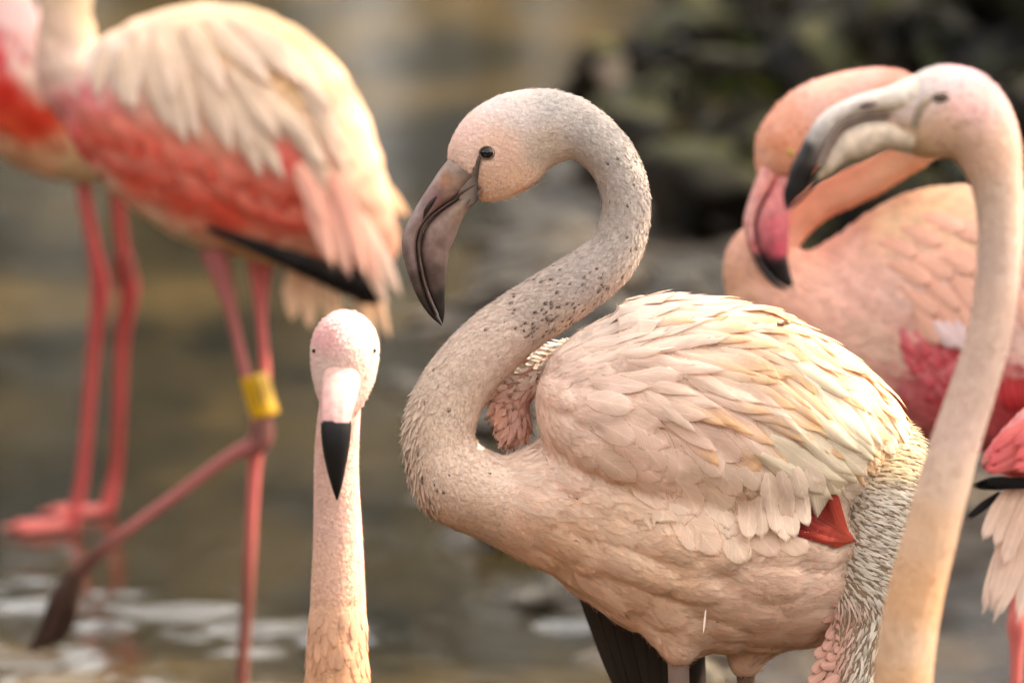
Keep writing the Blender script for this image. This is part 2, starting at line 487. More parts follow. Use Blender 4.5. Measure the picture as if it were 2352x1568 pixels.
# ------------------------------------------------------------------ a bird: everything laid out in photo pixels on its own depth plane
class Bird:
    def __init__(self, label, d, cx, cy, foot_px):
        self.d, self.cx, self.cy, self.s = d, cx, cy, d * K
        self.o = W(cx, cy, d)
        e = bpy.data.objects.new('flamingo', None); COL.objects.link(e)
        base = self.pt(np.array([[foot_px[0], foot_px[1], foot_px[2]]]))[0]
        base[2] = 0.0
        e.location = base
        e.empty_display_size = 0.1
        e['label'] = label; e['category'] = 'flamingo'; e['group'] = 'flamingos in the pond'
        self.e, self.base = e, base
        self.bodyV, self.bodyQ, self.bodyC = [], [], []
        self.nb = 0
        self.mi = []
        self.feathers = []
    def pt(self, p):
        p = np.asarray(p, float)
        return self.o + ((p[:, 0:1] - self.cx) * RIGHT + (self.cy - p[:, 1:2]) * UP + p[:, 2:3] * FWD) * self.s
    def px(self, w):
        """world -> pixel space of this bird"""
        r = (np.asarray(w, float) - self.o) / self.s
        return np.array([r @ RIGHT + self.cx, self.cy - r @ UP, r @ FWD])
    def loc(self, p):
        return self.pt(p) - self.base
    def add_body(self, V, Q, C, horn=False):
        self.mi.append(np.full(len(Q), 1 if horn else 0, np.int32))
        self.bodyV.append(V); self.bodyQ.append(Q + self.nb); self.bodyC.append(np.broadcast_to(C, V.shape)); self.nb += len(V)
    def finish_body(self):
        o = make_obj('body', self.loc(np.vstack(self.bodyV)), np.vstack(self.bodyQ), M_SKIN, np.vstack(self.bodyC), parent=self.e)
        o.data.materials.append(M_LEG)
        mi = np.concatenate(self.mi)
        if len(mi) == len(o.data.polygons): o.data.polygons.foreach_set('material_index', mi)
        return o
    def part(self, name, V, Q, mat, C=None, uv=None, kind=None, label=None, nrm=None):
        if nrm is not None:
            nrm = nrm[:, 0:1] * RIGHT - nrm[:, 1:2] * UP + nrm[:, 2:3] * FWD
        o = make_obj(name, self.loc(V), Q, mat, None if C is None else np.broadcast_to(C, V.shape), uv, parent=self.e, normals=nrm)
        if kind: o['kind'] = kind
        if label: o['label'] = label
        return o
    def part_feathers(self, name, batch, roots=None, soft=0.0, over=None, layer=6.0, cup=8.0, base=2.0):
        """each feather of the batch an object of its own"""
        V, Q, C, UV, nvf = batch
        n = len(V) // nvf
        nbv = None
        if over is not None:
            vfr = np.mod(UV[:, 1], 1.0)
            V, nbv = conform(V, over[0], over[1], base + (layer * RNG.uniform(.6, 1.5, n)).repeat(nvf) * vfr - cup * UV[:, 0] ** 2)
            roots = N_dummy = None
            nf = vert_normals(V, Q) * (1 - soft) + nbv * soft; nf /= np.linalg.norm(nf, axis=1, keepdims=True) + 1e-9
        q0 = Q[:len(Q) // n]
        if over is None: nf = None
        if roots is not None:
            nf = vert_normals(V, Q) * (1 - soft) + np.repeat(roots, nvf, 0) * soft; nf /= np.linalg.norm(nf, axis=1, keepdims=True) + 1e-9
        for i in range(n):
            s = slice(i * nvf, (i + 1) * nvf)
            self.part(name, V[s], q0, M_FEATHER, C[s], UV[s], nrm=None if nf is None else nf[s])
    def spine_flow(self, P, chains):
        """direction along the nearest spine sample (head to tail)"""
        pts, tan = [], []
        for c in chains:
            s = chain_samples(c)
            t = np.gradient(s[:, :3], axis=0); t /= np.linalg.norm(t, axis=1, keepdims=True) + 1e-9
            pts.append(np.hstack([s[:, :3], s[:, 3:4]])); tan.append(t)
        pts, tan = np.vstack(pts), np.vstack(tan)
        out = np.zeros_like(P)
        for a in range(0, len(P), 4000):
            q = P[a:a + 4000]
            d = np.sqrt(((q[:, None] - pts[None, :, :3]) ** 2).sum(2)) - pts[None, :, 3]
            out[a:a + 4000] = tan[d.argmin(1)]
        return out

def grid_join(batches):
    V, Q, C, U, n = [], [], [], [], 0
    for b in batches:
        V.append(b[0]); Q.append(b[1] + n); C.append(b[2]); U.append(b[3] if len(b) > 3 else np.zeros((len(b[0]), 2))); n += len(b[0])
    return np.vstack(V), np.vstack(Q), np.vstack(C), np.vstack(U)

def bill_part(bird, name, top, bot, zw, cols, cz=0.0, nseg=22, n=44, power=2.2, flat=None):
    """loft between two outlines given in photo pixels; zw = half thickness in depth"""
    top, bot = np.asarray(top, float), np.asarray(bot, float)
    m = max(len(top), len(bot))
    def rs(a):
        d = np.r_[0, np.cumsum(np.linalg.norm(np.diff(a, axis=0), axis=1))]
        t = np.linspace(0, d[-1], 14)
        return np.stack([np.interp(t, d, a[:, 0]), np.interp(t, d, a[:, 1])], 1)
    top, bot = rs(top), rs(bot)
    z = np.interp(np.linspace(0, 1, 14), np.linspace(0, 1, len(zw)), zw)
    czs = np.broadcast_to(cz, (14,)) if np.ndim(cz) == 0 else np.interp(np.linspace(0, 1, 14), np.linspace(0, 1, len(cz)), cz)
    sec = []
    for a, b, w, q in zip(top, bot, z, czs):
        c = (a + b) / 2; h = (a - b) / 2
        sec.append([c[0], c[1], q, h[0], h[1], 0, 0, 0, w])
    V, Q = loft(sec, nseg, n, power)
    # make faces point outwards
    nn = vert_normals(V, Q); cc = V.mean(0)
    if ((V - cc) * nn).sum() < 0: Q = Q[:, ::-1]
    C = lin(np.clip(idw(V, cols, 3.5), 0, 255))
    o = bird.part(name, V, Q, M_HORN, C)
    return o

def uv_sphere(c, r, nu=16, nv=10, sc=(1, 1, 1)):
    th = np.linspace(0, 2 * np.pi, nu, endpoint=False); ph = np.linspace(0.02, np.pi - 0.02, nv)
    V = np.array([[math.sin(p) * math.cos(t), math.cos(p), math.sin(p) * math.sin(t)] for p in ph for t in th]) * r * np.array(sc) + np.array(c)
    i = np.arange(nv - 1)[:, None] * nu; j = np.arange(nu)[None, :]; j2 = (j + 1) % nu
    Q = np.stack([i + j, i + j2, i + nu + j2, i + nu + j], 2).reshape(-1, 4)
    return V, Q

def leg(bird, hip, knee, foot, r=(20, 14, 20, 12, 12), col=(190, 70, 70), col2=None, toes=True, facing=None, body=True):
    """tibia, swollen joint, tarsus and webbed foot; hip/knee/foot in px space (foot on the ground)"""
    hip, knee, foot = (np.asarray(a, float) for a in (hip, knee, foot))
    pts = [np.r_[hip, r[0]], np.r_[hip * .5 + knee * .5, r[1]], np.r_[hip * .12 + knee * .88, r[1] * 1.05], np.r_[knee, r[2]],
           np.r_[knee * .86 + foot * .14, r[3] * 1.1], np.r_[knee * .5 + foot * .5, r[3]], np.r_[foot * .96 + knee * .04, r[4]], np.r_[foot, r[4] * 1.1]]
    V, Q = tube(pts, 12, 44)
    t = np.clip(((V - hip) @ (foot - hip)) / ((foot - hip) @ (foot - hip)), 0, 1)[:, None]
    c = lin(col) * (1 - t) + lin(col2 if col2 else col) * t
    bird.add_body(V, Q, c, True)
    if toes:
        webbed_foot(bird, foot, facing if facing is not None else np.array([-1., 0, 0]), col2 if col2 else col)

def webbed_foot(bird, foot, facing, col, size=95):
    # ground frame in px space
    upv = np.array([0, -math.cos(PITCH), -math.sin(PITCH)])       # world up expressed in (x, y down, z fwd)
    f = facing - (facing @ upv) * upv; f /= np.linalg.norm(f)
    s = np.cross(upv, f)
    th = upv * 4.0
    tips = []
    for a, l in ((-0.5, .92), (0, 1.05), (0.5, .92)):
        d = f * math.cos(a) + s * math.sin(a)
        pts = [np.r_[foot + th, 13], np.r_[foot + d * size * .35 * l + th, 10], np.r_[foot + d * size * .7 * l + th, 9], np.r_[foot + d * size * l + th * .6, 5]]
        V, Q = tube(pts, 8, 12); bird.add_body(V, Q, lin(col), True); tips.append(foot + d * size * l * .9 + th * .8)
    root = foot + th * 1.2
    mids = []
    for a, b in ((0, 1), (1, 2)):
        m = (tips[a] + tips[b]) / 2 * .9 + root * .1
        V = np.array([root, tips[a], m, tips[b]]); V = np.vstack([V, V - upv * 3])
        Q = np.array([[0, 1, 2, 3], [7, 6, 5, 4], [1, 5, 6, 2], [2, 6, 7, 3]]); bird.add_body(V, Q, lin(col) * .9, True)
    V, Q = tube([np.r_[root, 9], np.r_[root - f * 18 + th, 6]], 8, 6); bird.add_body(V, Q, lin(col), True)

def simple_plumage(bird, V, Q, flowfn, colfn, spacing, length, width, name='plumage', lift=.10, cup=.25, prof='round', fuzz=0, fuzz_len=9, n_try=None, mask=None, region=None, tipc=None, nu=3, fuzz_w=.7, jitter=12, soft=.55, lay=False, layer=5.0, lay_mask=None, tip_from=.55):
    """small overlapping body feathers over a whole surface, joined into one part"""
    NN0 = vert_normals(V, Q)
    Qs = Q
    if region is not None:
        cen = V[Q].mean(1); Qs = Q[region(cen)]
    a = np.linalg.norm(np.cross(V[Qs[:, 2]] - V[Qs[:, 0]], V[Qs[:, 3]] - V[Qs[:, 1]]), axis=1).sum() / 2
    sp_probe = spacing(V[Qs].mean(1)) if callable(spacing) else np.full(len(Qs), spacing)
    n_try = n_try or int(3.2 * a / (np.median(sp_probe) ** 2))
    P, N = sample_surface(V, Qs, min(n_try, 90000))
    # normals from the full mesh
    sp = spacing(P) if callable(spacing) else np.full(len(P), spacing)
    kk = thin(P, sp); P, N, sp = P[kk], N[kk], sp[kk]
    n = len(P)
    T = flowfn(P)
    T = T - (T * N).sum(1, keepdims=True) * N; T /= np.linalg.norm(T, axis=1, keepdims=True) + 1e-9
    B = np.cross(N, T); j = np.radians(RNG.normal(0, jitter, n))[:, None]
    T = T * np.cos(j) + B * np.sin(j)
    L = (length(P) if callable(length) else np.full(n, length)) * RNG.uniform(.85, 1.2, n)
    Wd = (width(P) if callable(width) else np.full(n, width)) * RNG.uniform(.85, 1.15, n)
    lf = lift(P) if callable(lift) else lift
    c0 = colfn(P) * RNG.uniform(.89, 1.07, (n, 1))
    c1 = tipc(P, c0) if tipc else c0 * 1.03
    batches = [feather_batch(P, N, T, L, Wd, lf * RNG.uniform(.6, 1.5, n), RNG.uniform(-.08, .08, n), cup, c0, c1, prof, nu, tip_from=tip_from)[:4]]
    V1, Q1, C1, U1 = grid_join(batches)
    nb_ = np.repeat(N, len(V1) // n, 0)
    if lay:
        vfr = np.mod(U1[:, 1], 1.0); Lr = np.repeat(L, len(V1) // n); Wr = np.repeat(Wd, len(V1) // n)
        km = np.ones(len(V), bool) if lay_mask is None else lay_mask(V)
        V1, nb_ = conform(V1, V[km], NN0[km], -1.0 + layer * RNG.uniform(.5, 1.5, n).repeat(len(V1) // n) * vfr + lf * Lr * vfr - cup * Wr * U1[:, 0] ** 2 * .6)
    nf = vert_normals(V1, Q1)
    nf = nf * (1 - soft) + nb_ * soft; nf /= np.linalg.norm(nf, axis=1, keepdims=True) + 1e-9
    o = bird.part(name, V1, Q1, M_PLUME, C1, U1, kind='stuff', nrm=nf)
    if fuzz:
        P, N = sample_surface(V, Qs, fuzz)
        T = flowfn(P); T = T - (T * N).sum(1, keepdims=True) * N; T /= np.linalg.norm(T, axis=1, keepdims=True) + 1e-9
        Lf = fuzz_len(P) if callable(fuzz_len) else fuzz_len
        Vf, Qf, Cf = fuzz_batch(P + N * 2, N, T, Lf, fuzz_w, RNG.uniform(.04, .34, fuzz), np.clip(colfn(P) * RNG.uniform(.86, 1.1, (fuzz, 1)), 0, 1))
        bird.part('down', Vf, Qf, M_FUZZ, Cf, kind='stuff', nrm=np.repeat(N, 5, 0))
    return o


# ------------------------------------------------------------------ the setting: muddy bed, shore, pond, rock bank, far wood
SHORE = np.array([ground_at(x, y)[:2] for x, y in [(1760, -140), (1560, 60), (1390, 235), (1120, 380), (930, 560), (860, 760), (840, 950), (880, 1150), (960, 1300), (1150, 1430), (1420, 1568)]])
SHORE = SHORE[np.argsort(SHORE[:, 1])]
def shore_x(y):
    return np.where(y < SHORE[0, 1], SHORE[0, 0] + (SHORE[0, 1] - y) * 0.18, np.where(y > SHORE[-1, 1], SHORE[-1, 0] + (y - SHORE[-1, 1]) * 0.5, np.interp(y, SHORE[:, 1], SHORE[:, 0])))
BANK_EDGE = np.array([ground_at(x, y)[:2] for x, y in [(2352, 640), (1900, 600), (1560, 545), (1440, 430), (1395, 300), (1480, 190), (1660, 50), (1800, -100)]])
def fbm(x, y, s, seed=0.0, octv=4):
    out = np.zeros(np.shape(x)); a, f = 1.0, s
    for o in range(octv):
        ph = seed * 7.3 + o * 13.7
        out += a * (np.sin(x * f * 1.3 + 2.1 * np.sin(y * f * 0.9 + ph) + ph) * np.sin(y * f * 1.1 + 1.7 * np.sin(x * f * 1.2 - ph) + 2 * ph))
        a *= 0.5; f *= 2.07
    return out
def poly_dist_inside(x, y, poly):
    """rough signed distance (inside positive) to an open bank polygon closed far to the right"""
    P = np.vstack([poly, [[9.0, 24.0], [9.0, 14.0]]])
    inside = np.zeros(np.shape(x), bool); dist = np.full(np.shape(x), 1e9)
    for a, b in zip(P, np.roll(P, -1, 0)):
        cond = ((a[1] > y) != (b[1] > y)) & (x < (b[0] - a[0]) * (y - a[1]) / (b[1] - a[1] + 1e-12) + a[0])
        inside ^= cond
        d = b - a; t = np.clip(((x - a[0]) * d[0] + (y - a[1]) * d[1]) / (d @ d), 0, 1)
        dist = np.minimum(dist, np.hypot(x - a[0] - t * d[0], y - a[1] - t * d[1]))
    return np.where(inside, dist, -dist)
def smooth(t):
    t = np.clip(t, 0, 1); return t * t * (3 - 2 * t)
BFOOT = ground_at(190, 1235)                                # the red-legged bird stands on a shoal
def ground_h(x, y):
    m = smooth((x - shore_x(y) + 0.10 + 0.05 * fbm(x, y, 5, 3, 3)) / 0.35)
    h = -0.07 + 0.085 * m + 0.016 * m * fbm(x, y, 9, 1, 4) + 0.006 * fbm(x, y, 4, 2, 3)
    h = h + 0.062 * np.exp(-(((x - BFOOT[0]) / 0.22) ** 2 + ((y - BFOOT[1]) / 0.5) ** 2))
    bd = poly_dist_inside(x, y, BANK_EDGE)
    h = h + smooth((bd + 0.05) / 1.6) * (1.05 + 0.10 * fbm(x, y, 3, 5, 3)) * (bd > -0.05)
    far = smooth((y - 30) / 8)
    return h + far * 0.8

def axis(lo, hi, fine_lo, fine_hi, fine, coarse):
    a = list(np.arange(fine_lo, fine_hi, fine))
    s, v = fine, fine_hi
    while v < hi:
        a.append(v); s = min(s * 1.25, coarse); v += s
    a.append(hi)
    s, v = fine, fine_lo
    while v > lo:
        s = min(s * 1.25, coarse); v -= s; a.insert(0, v)
    return np.array(a)
gx = axis(-300, 300, -1.6, 2.6, 0.022, 30); gy = axis(-30, 600, 9.0, 23.0, 0.035, 30)
GX, GY = np.meshgrid(gx, gy, indexing='ij')
GZ = ground_h(GX, GY)
nx_, ny_ = GX.shape
gi = (np.arange(nx_ - 1)[:, None] * ny_ + np.arange(ny_ - 1)[None, :])
GQ = np.stack([gi, gi + ny_, gi + ny_ + 1, gi + 1], 2).reshape(-1, 4)

mud, nt, bs, out = new_mat('wet_mud')
N, L = nt.nodes, nt.links
tc = N.new('ShaderNodeTexCoord')
n1 = N.new('ShaderNodeTexNoise'); n1.inputs['Scale'].default_value = 2.6; n1.inputs['Detail'].default_value = 6
n2 = N.new('ShaderNodeTexNoise'); n2.inputs['Scale'].default_value = 22; n2.inputs['Detail'].default_value = 5
mpm = N.new('ShaderNodeMapping'); mpm.inputs['Scale'].default_value = (1.5, .45, 1); L.new(tc.outputs['Object'], mpm.inputs['Vector'])
L.new(mpm.outputs[0], n1.inputs['Vector']); L.new(tc.outputs['Object'], n2.inputs['Vector'])
cr = N.new('ShaderNodeValToRGB'); e = cr.color_ramp.elements
e[0].position = .34; e[0].color = (0.0125, 0.0078, 0.0039, 1); e[1].position = .66; e[1].color = (0.0499, 0.0359, 0.0242, 1)
k = cr.color_ramp.elements.new(.5); k.color = (0.0234, 0.0164, 0.0101, 1)
mixn = N.new('ShaderNodeMath'); mixn.operation = 'MULTIPLY_ADD'; mixn.inputs[1].default_value = 0.35
L.new(n2.outputs['Fac'], mixn.inputs[0])
sc_ = N.new('ShaderNodeMath'); sc_.operation = 'MULTIPLY'; sc_.inputs[1].default_value = 0.65; L.new(n1.outputs['Fac'], sc_.inputs[0])
L.new(sc_.outputs[0], mixn.inputs[2]); L.new(mixn.outputs[0], cr.inputs[0])
at_ = N.new('ShaderNodeAttribute'); at_.attribute_name = 'col'
mm = N.new('ShaderNodeMixRGB'); mm.blend_type = 'MULTIPLY'; mm.inputs[0].default_value = 1
L.new(cr.outputs[0], mm.inputs[1]); L.new(at_.outputs['Color'], mm.inputs[2]); L.new(mm.outputs[0], bs.inputs['Base Color'])
bs.inputs['Specular IOR Level'].default_value = .25
rr = N.new('ShaderNodeMapRange'); rr.inputs[1].default_value = .4; rr.inputs[2].default_value = .6; rr.inputs[3].default_value = .45; rr.inputs[4].default_value = .85
L.new(n1.outputs['Fac'], rr.inputs[0]); L.new(rr.outputs[0], bs.inputs['Roughness'])
bp = N.new('ShaderNodeBump'); bp.inputs['Strength'].default_value = .7; bp.inputs['Distance'].default_value = .02
L.new(n2.outputs['Fac'], bp.inputs['Height']); L.new(bp.outputs[0], bs.inputs['Normal'])
bk = smooth((poly_dist_inside(GX, GY, BANK_EDGE) + .1) / .25).ravel()[:, None]      # the bank is black leaf mould
GC = (1 - bk) * np.ones(3) + bk * np.array([.10, .10, .09])
ground = make_obj('ground', np.stack([GX.ravel(), GY.ravel(), GZ.ravel()], 1), GQ, mud, GC)
ground['kind'] = 'structure'; ground['label'] = 'wet brown mud shore running under the pond'

# pond: real ripples near the camera, a fine bump for the rest
wx = axis(-300, 60, -1.5, 1.2, 0.016, 25); wy = axis(-25, 60, 10.2, 23.0, 0.022, 12)
WX, WY = np.meshgrid(wx, wy, indexing='ij')
fine = ((WX > -1.6) & (WX < 1.3) & (WY > 10) & (WY < 23))
legs_at = [ground_at(560, 1650), ground_at(160, 1240), ground_at(80, 1500)]
WZ = 0.0007 * fbm(WX * 0.9, WY * .8, 6, 2, 3) + 0.0002 * fbm(WX, WY * 2.2, 22, 4, 2)
near = np.exp(-((WY - 11.35) / 0.55) ** 2)
WZ = WZ + near * 0.014 * smooth((fbm(WX, WY, 4.0, 9, 2) - .05) / .8) * fbm(WX * 0.55, WY * 1.3, 12, 6, 2)
for c, amp in zip(legs_at, (.0022, .0012, .0012)):
    rr_ = np.hypot(WX - c[0], WY - c[1])
    WZ += amp * np.cos(rr_ * 2 * np.pi / 0.085) * np.exp(-rr_ / 0.35)
WZ = np.where(fine, WZ, 0)
wi = (np.arange(WX.shape[0] - 1)[:, None] * WX.shape[1] + np.arange(WX.shape[1] - 1)[None, :])
WQ = np.stack([wi, wi + WX.shape[1], wi + WX.shape[1] + 1, wi + 1], 2).reshape(-1, 4)
wat, nt, bs, out = new_mat('murky_water')
N, L = nt.nodes, nt.links
tc = N.new('ShaderNodeTexCoord')
mp = N.new('ShaderNodeMapping'); mp.inputs['Scale'].default_value = (1.5, .42, 1)
L.new(tc.outputs['Object'], mp.inputs['Vector'])
n1 = N.new('ShaderNodeTexNoise'); n1.inputs['Scale'].default_value = 2.4; n1.inputs['Detail'].default_value = 6
L.new(mp.outputs[0], n1.inputs['Vector'])
cr = N.new('ShaderNodeValToRGB'); e = cr.color_ramp.elements
e[0].position = .36; e[0].color = (0.0156, 0.0140, 0.0078, 1); e[1].position = .64; e[1].color = (0.0718, 0.0499, 0.0203, 1)
L.new(n1.outputs['Fac'], cr.inputs[0]); L.new(cr.outputs[0], bs.inputs['Base Color'])
bs.inputs['Roughness'].default_value = .12; bs.inputs['IOR'].default_value = 1.33
n2 = N.new('ShaderNodeTexNoise'); n2.inputs['Scale'].default_value = 26; n2.inputs['Detail'].default_value = 3
L.new(tc.outputs['Object'], n2.inputs['Vector'])
bp = N.new('ShaderNodeBump'); bp.inputs['Strength'].default_value = .16; bp.inputs['Distance'].default_value = .01
L.new(n2.outputs['Fac'], bp.inputs['Height']); L.new(bp.outputs[0], bs.inputs['Normal'])
water = make_obj('water', np.stack([WX.ravel(), WY.ravel(), WZ.ravel()], 1), WQ, wat)
water['kind'] = 'structure'; water['label'] = 'murky olive brown pond water with ripples'

# stones of the rock bank and of the shore
def icosphere(sub):
    import bmesh
    bm = bmesh.new(); bmesh.ops.create_icosphere(bm, subdivisions=sub, radius=1.0)
    V = np.array([v.co[:] for v in bm.verts]); F = np.array([[v.index for v in f.verts] for f in bm.faces]); bm.free()
    return V, F
IV, IF = icosphere(3)
def rock_mesh(seed, angular=0.75):
    r = np.random.default_rng(seed)
    V = IV.copy()
    for _ in range(9):                                     # flat breaks
        n = r.standard_normal(3); n /= np.linalg.norm(n)
        h = r.uniform(.55, .95); d = V @ n
        V -= np.where(d > h, (d - h) * angular * 1.6, 0)[:, None] * n
    q = V * 3.1 + seed
    V *= (1 + .07 * np.sin(q[:, :1] * 1.3 + 2 * np.sin(q[:, 1:2])) + .05 * np.sin(q[:, 2:3] * 2.7 + q[:, 1:2]))
    r2 = np.sin(V[:, 0] * 9 + 3 * np.sin(V[:, 1] * 7 + seed)) * np.sin(V[:, 2] * 8 + 2 * np.sin(V[:, 0] * 6)) + .5 * np.sin(V[:, 1] * 19 + seed) * np.sin(V[:, 0] * 17 + V[:, 2] * 15)
    V = V * (1 + .09 * r2)[:, None]
    return V
def stone_material(name, c_dark, c_light, moss, rough):
    m, nt, bs, out = new_mat(name)
    N, L = nt.nodes, nt.links
    tc = N.new('ShaderNodeTexCoord'); geo = N.new('ShaderNodeNewGeometry')
    n1 = N.new('ShaderNodeTexNoise'); n1.inputs['Scale'].default_value = 9; n1.inputs['Detail'].default_value = 7
    L.new(geo.outputs['Position'], n1.inputs['Vector'])
    cr = N.new('ShaderNodeValToRGB'); e = cr.color_ramp.elements
    e[0].position = .35; e[0].color = (*c_dark, 1); e[1].position = .68; e[1].color = (*c_light, 1)
    L.new(n1.outputs['Fac'], cr.inputs[0])
    sx = N.new('ShaderNodeSeparateXYZ'); L.new(geo.outputs['Normal'], sx.inputs[0])
    n2 = N.new('ShaderNodeTexNoise'); n2.inputs['Scale'].default_value = 4.5; n2.inputs['Detail'].default_value = 5
    L.new(geo.outputs['Position'], n2.inputs['Vector'])
    ml = N.new('ShaderNodeMath'); ml.operation = 'MULTIPLY'; L.new(sx.outputs[2], ml.inputs[0]); L.new(n2.outputs['Fac'], ml.inputs[1])
    mr = N.new('ShaderNodeMapRange'); mr.inputs[1].default_value = .30; mr.inputs[2].default_value = .46; mr.inputs[4].default_value = moss
    L.new(ml.outputs[0], mr.inputs[0])
    mx = N.new('ShaderNodeMixRGB'); L.new(mr.outputs[0], mx.inputs[0]); L.new(cr.outputs[0], mx.inputs[1]); mx.inputs[2].default_value = (.075, .075, .018, 1)
    L.new(mx.outputs[0], bs.inputs['Base Color'])
    bs.inputs['Roughness'].default_value = rough
    bs.inputs['Specular IOR Level'].default_value = .15
    bp = N.new('ShaderNodeBump'); bp.inputs['Strength'].default_value = .8; bp.inputs['Distance'].default_value = .03
    L.new(n1.outputs['Fac'], bp.inputs['Height']); L.new(bp.outputs[0], bs.inputs['Normal'])
    return m
M_ROCK = stone_material('dark_wet_rock', (.003, .0024, .0016), (.024, .017, .009), .6, .65)
M_PALE = stone_material('pale_brown_rock', (.12, .085, .06), (.33, .24, .17), .1, .6)
M_STONE = stone_material('shore_stone', (.032, .025, .019), (.13, .108, .088), .1, .45)
bank_meshes, shore_meshes = [], []
def stone(name, mesh_key, cache, mat, loc, size, rot, parent):
    if mesh_key not in cache:
        o = make_obj(name, rock_mesh(mesh_key), IF, mat, link=False)
        cache[mesh_key] = o.data; bpy.data.objects.remove(o)
    o = bpy.data.objects.new(name, cache[mesh_key]); COL.objects.link(o)
    o.location = loc; o.scale = size; o.rotation_euler = rot; o.parent = parent
    return o
cache_r, cache_p, cache_s = {}, {}, {}
R = random.Random(5)
bank = bpy.data.objects.new('rock_bank', None); COL.objects.link(bank)
bank['kind'] = 'structure'; bank['label'] = 'dark mossy bank of piled wet rocks beyond the shore'
cnt = 0
tries = 0
while cnt < 300 and tries < 6000:
    tries += 1
    x, y = R.uniform(0.1, 1.5), R.uniform(15.0, 20.8)
    d = float(poly_dist_inside(np.array(x), np.array(y), BANK_EDGE))
    if d < 0 or d > 2.2: continue
    s = R.choice([.06, .08, .1, .12, .16])
    z = float(ground_h(np.array(x), np.array(y)))
    stone('rock', cnt % 7, cache_r, M_ROCK, (x, y, z + s * .15), (s * R.uniform(.9, 1.5), s * R.uniform(.8, 1.2), s * R.uniform(.6, .95)), (R.uniform(-.4, .4), R.uniform(-.4, .4), R.uniform(0, 6.3)), bank)
    cnt += 1
def pale_rock(px, py, s, zoff=0.0, mat=None):
    p = ground_at(px, py)
    o = stone('rock', 100 + int(px) % 5, cache_p, M_PALE, (p[0], p[1], float(ground_h(p[0], p[1])) + zoff), (s * 1.5, s, s * .75), (0.1, .05, R.uniform(0, 6)), bank)
    return o
pale_rock(1470, 330, .10, .05); pale_rock(1565, 430, .11, .02); pale_rock(1610, 470, .09, 0); pale_rock(1590, 130, .05, .12)
for i in range(260):
    px, py = R.uniform(880, 1720), R.uniform(330, 1560)
    p = ground_at(px, py)
    z = float(ground_h(p[0], p[1]))
    if z < -0.03: continue
    s = R.choice([.02, .026, .035, .05, .07])
    stone('stone', 200 + i % 6, cache_s, M_STONE, (p[0], p[1], z + s * .1), (s * R.uniform(1, 1.7), s * R.uniform(.8, 1.2), s * R.uniform(.45, .7)), (R.uniform(-.2, .2), R.uniform(-.2, .2), R.uniform(0, 6.3)), ground)

# the wood beyond the pond: out of frame, mirrored in the water
def leaf_cloud(name, n, centre_fn, size, colours, label, kind=None, parent=None, mat_tr=.35):
    P = np.array([centre_fn() for _ in range(n)])
    A = RNG.standard_normal((n, 3)); A /= np.linalg.norm(A, axis=1, keepdims=True)
    B = np.cross(A, RNG.standard_normal((n, 3))); B /= np.linalg.norm(B, axis=1, keepdims=True)
    s = size * RNG.uniform(.6, 1.4, (n, 1))
    V = np.stack([P - A * s, P + B * s * .45, P + A * s, P - B * s * .45], 1).reshape(-1, 3)
    Q = (np.arange(n)[:, None] * 4 + np.arange(4)[None, :])
    c = np.array(colours)[RNG.integers(0, len(colours), n)] * RNG.uniform(.8, 1.2, (n, 1))
    o = make_obj(name, V, Q, M_LEAF, np.repeat(c, 4, 0), parent=parent, smooth=False)
    if label: o['label'] = label
    if kind: o['kind'] = kind
    return o
M_LEAF, nt, bs, out = new_mat('leaf')
at = nt.nodes.new('ShaderNodeAttribute'); at.attribute_name = 'col'
nt.links.new(at.outputs['Color'], bs.inputs['Base Color']); bs.inputs['Roughness'].default_value = .6
tr = nt.nodes.new('ShaderNodeBsdfTranslucent'); nt.links.new(at.outputs['Color'], tr.inputs['Color'])
mx = nt.nodes.new('ShaderNodeMixShader'); mx.inputs[0].default_value = .4
nt.links.new(bs.outputs[0], mx.inputs[1]); nt.links.new(tr.outputs[0], mx.inputs[2]); nt.links.new(mx.outputs[0], out.inputs['Surface'])
def wood_pt():
    x = R.uniform(-45, 45)
    top = 8.5 + 1.6 * math.sin(x * .31) + 1.2 * math.sin(x * .83 + 1)
    z = R.uniform(0, 1) ** .8 * top
    return (x, 38 + .1 * x + R.gauss(0, 1.4) + (0 if z < top * .7 else R.gauss(0, .6)), z)
def ring_pt():
    if R.random() < .35: return wood_pt()
    t = R.uniform(math.radians(150), math.radians(390)); r = 24 + 2 * math.sin(t * 7) + R.gauss(0, 1.2)
    top = 7 + 1.4 * math.sin(t * 9) + 1.5 * math.sin(t * 23)
    return (r * math.cos(t), 10 + r * math.sin(t), R.random() ** .8 * top)
wood = leaf_cloud('woodland', 70000, ring_pt, .46, [(.050, .042, .012), (.04, .038, .012), (.062, .043, .014), (.027, .027, .009)], 'olive and golden woodland all round the pond', 'stuff')

# unseen tree added to shade shore and birds, leaf gaps cut for sunlit spots
SUNNY = [(1990, 930, 8.5, .075), (1900, 890, 8.5, .05), (862, 790, 8.15, .075), (840, 1300, 8.2, .09), (680, 60, 11.1, .10), (850, 330, 11.1, .06), (330, 40, 11.1, .06), (1850, 890, 8.5, .08), (2335, 420, 7.5, .08), (2240, 1250, 7.5, .07), (1700, 735, 8.5, .05), (1480, 715, 8.5, .05), (1900, 180, 9.7, .07), (2150, 470, 9.7, .06), (240, 800, 12.2, .12), (250, 650, 12.2, .15), (640, 950, 11.1, .06)]
SPTS = [(W(x, y, d), r) for x, y, d, r in SUNNY]
def in_sun_gap(p):
    for q, r in SPTS:
        v = np.asarray(p) - q
        if np.linalg.norm(v - (v @ SUN_DIR) * SUN_DIR) < r: return True
    return False
tree = bpy.data.objects.new('added_shade_tree', None); COL.objects.link(tree)
tree.location = (6.4, 13.2, 0.0)
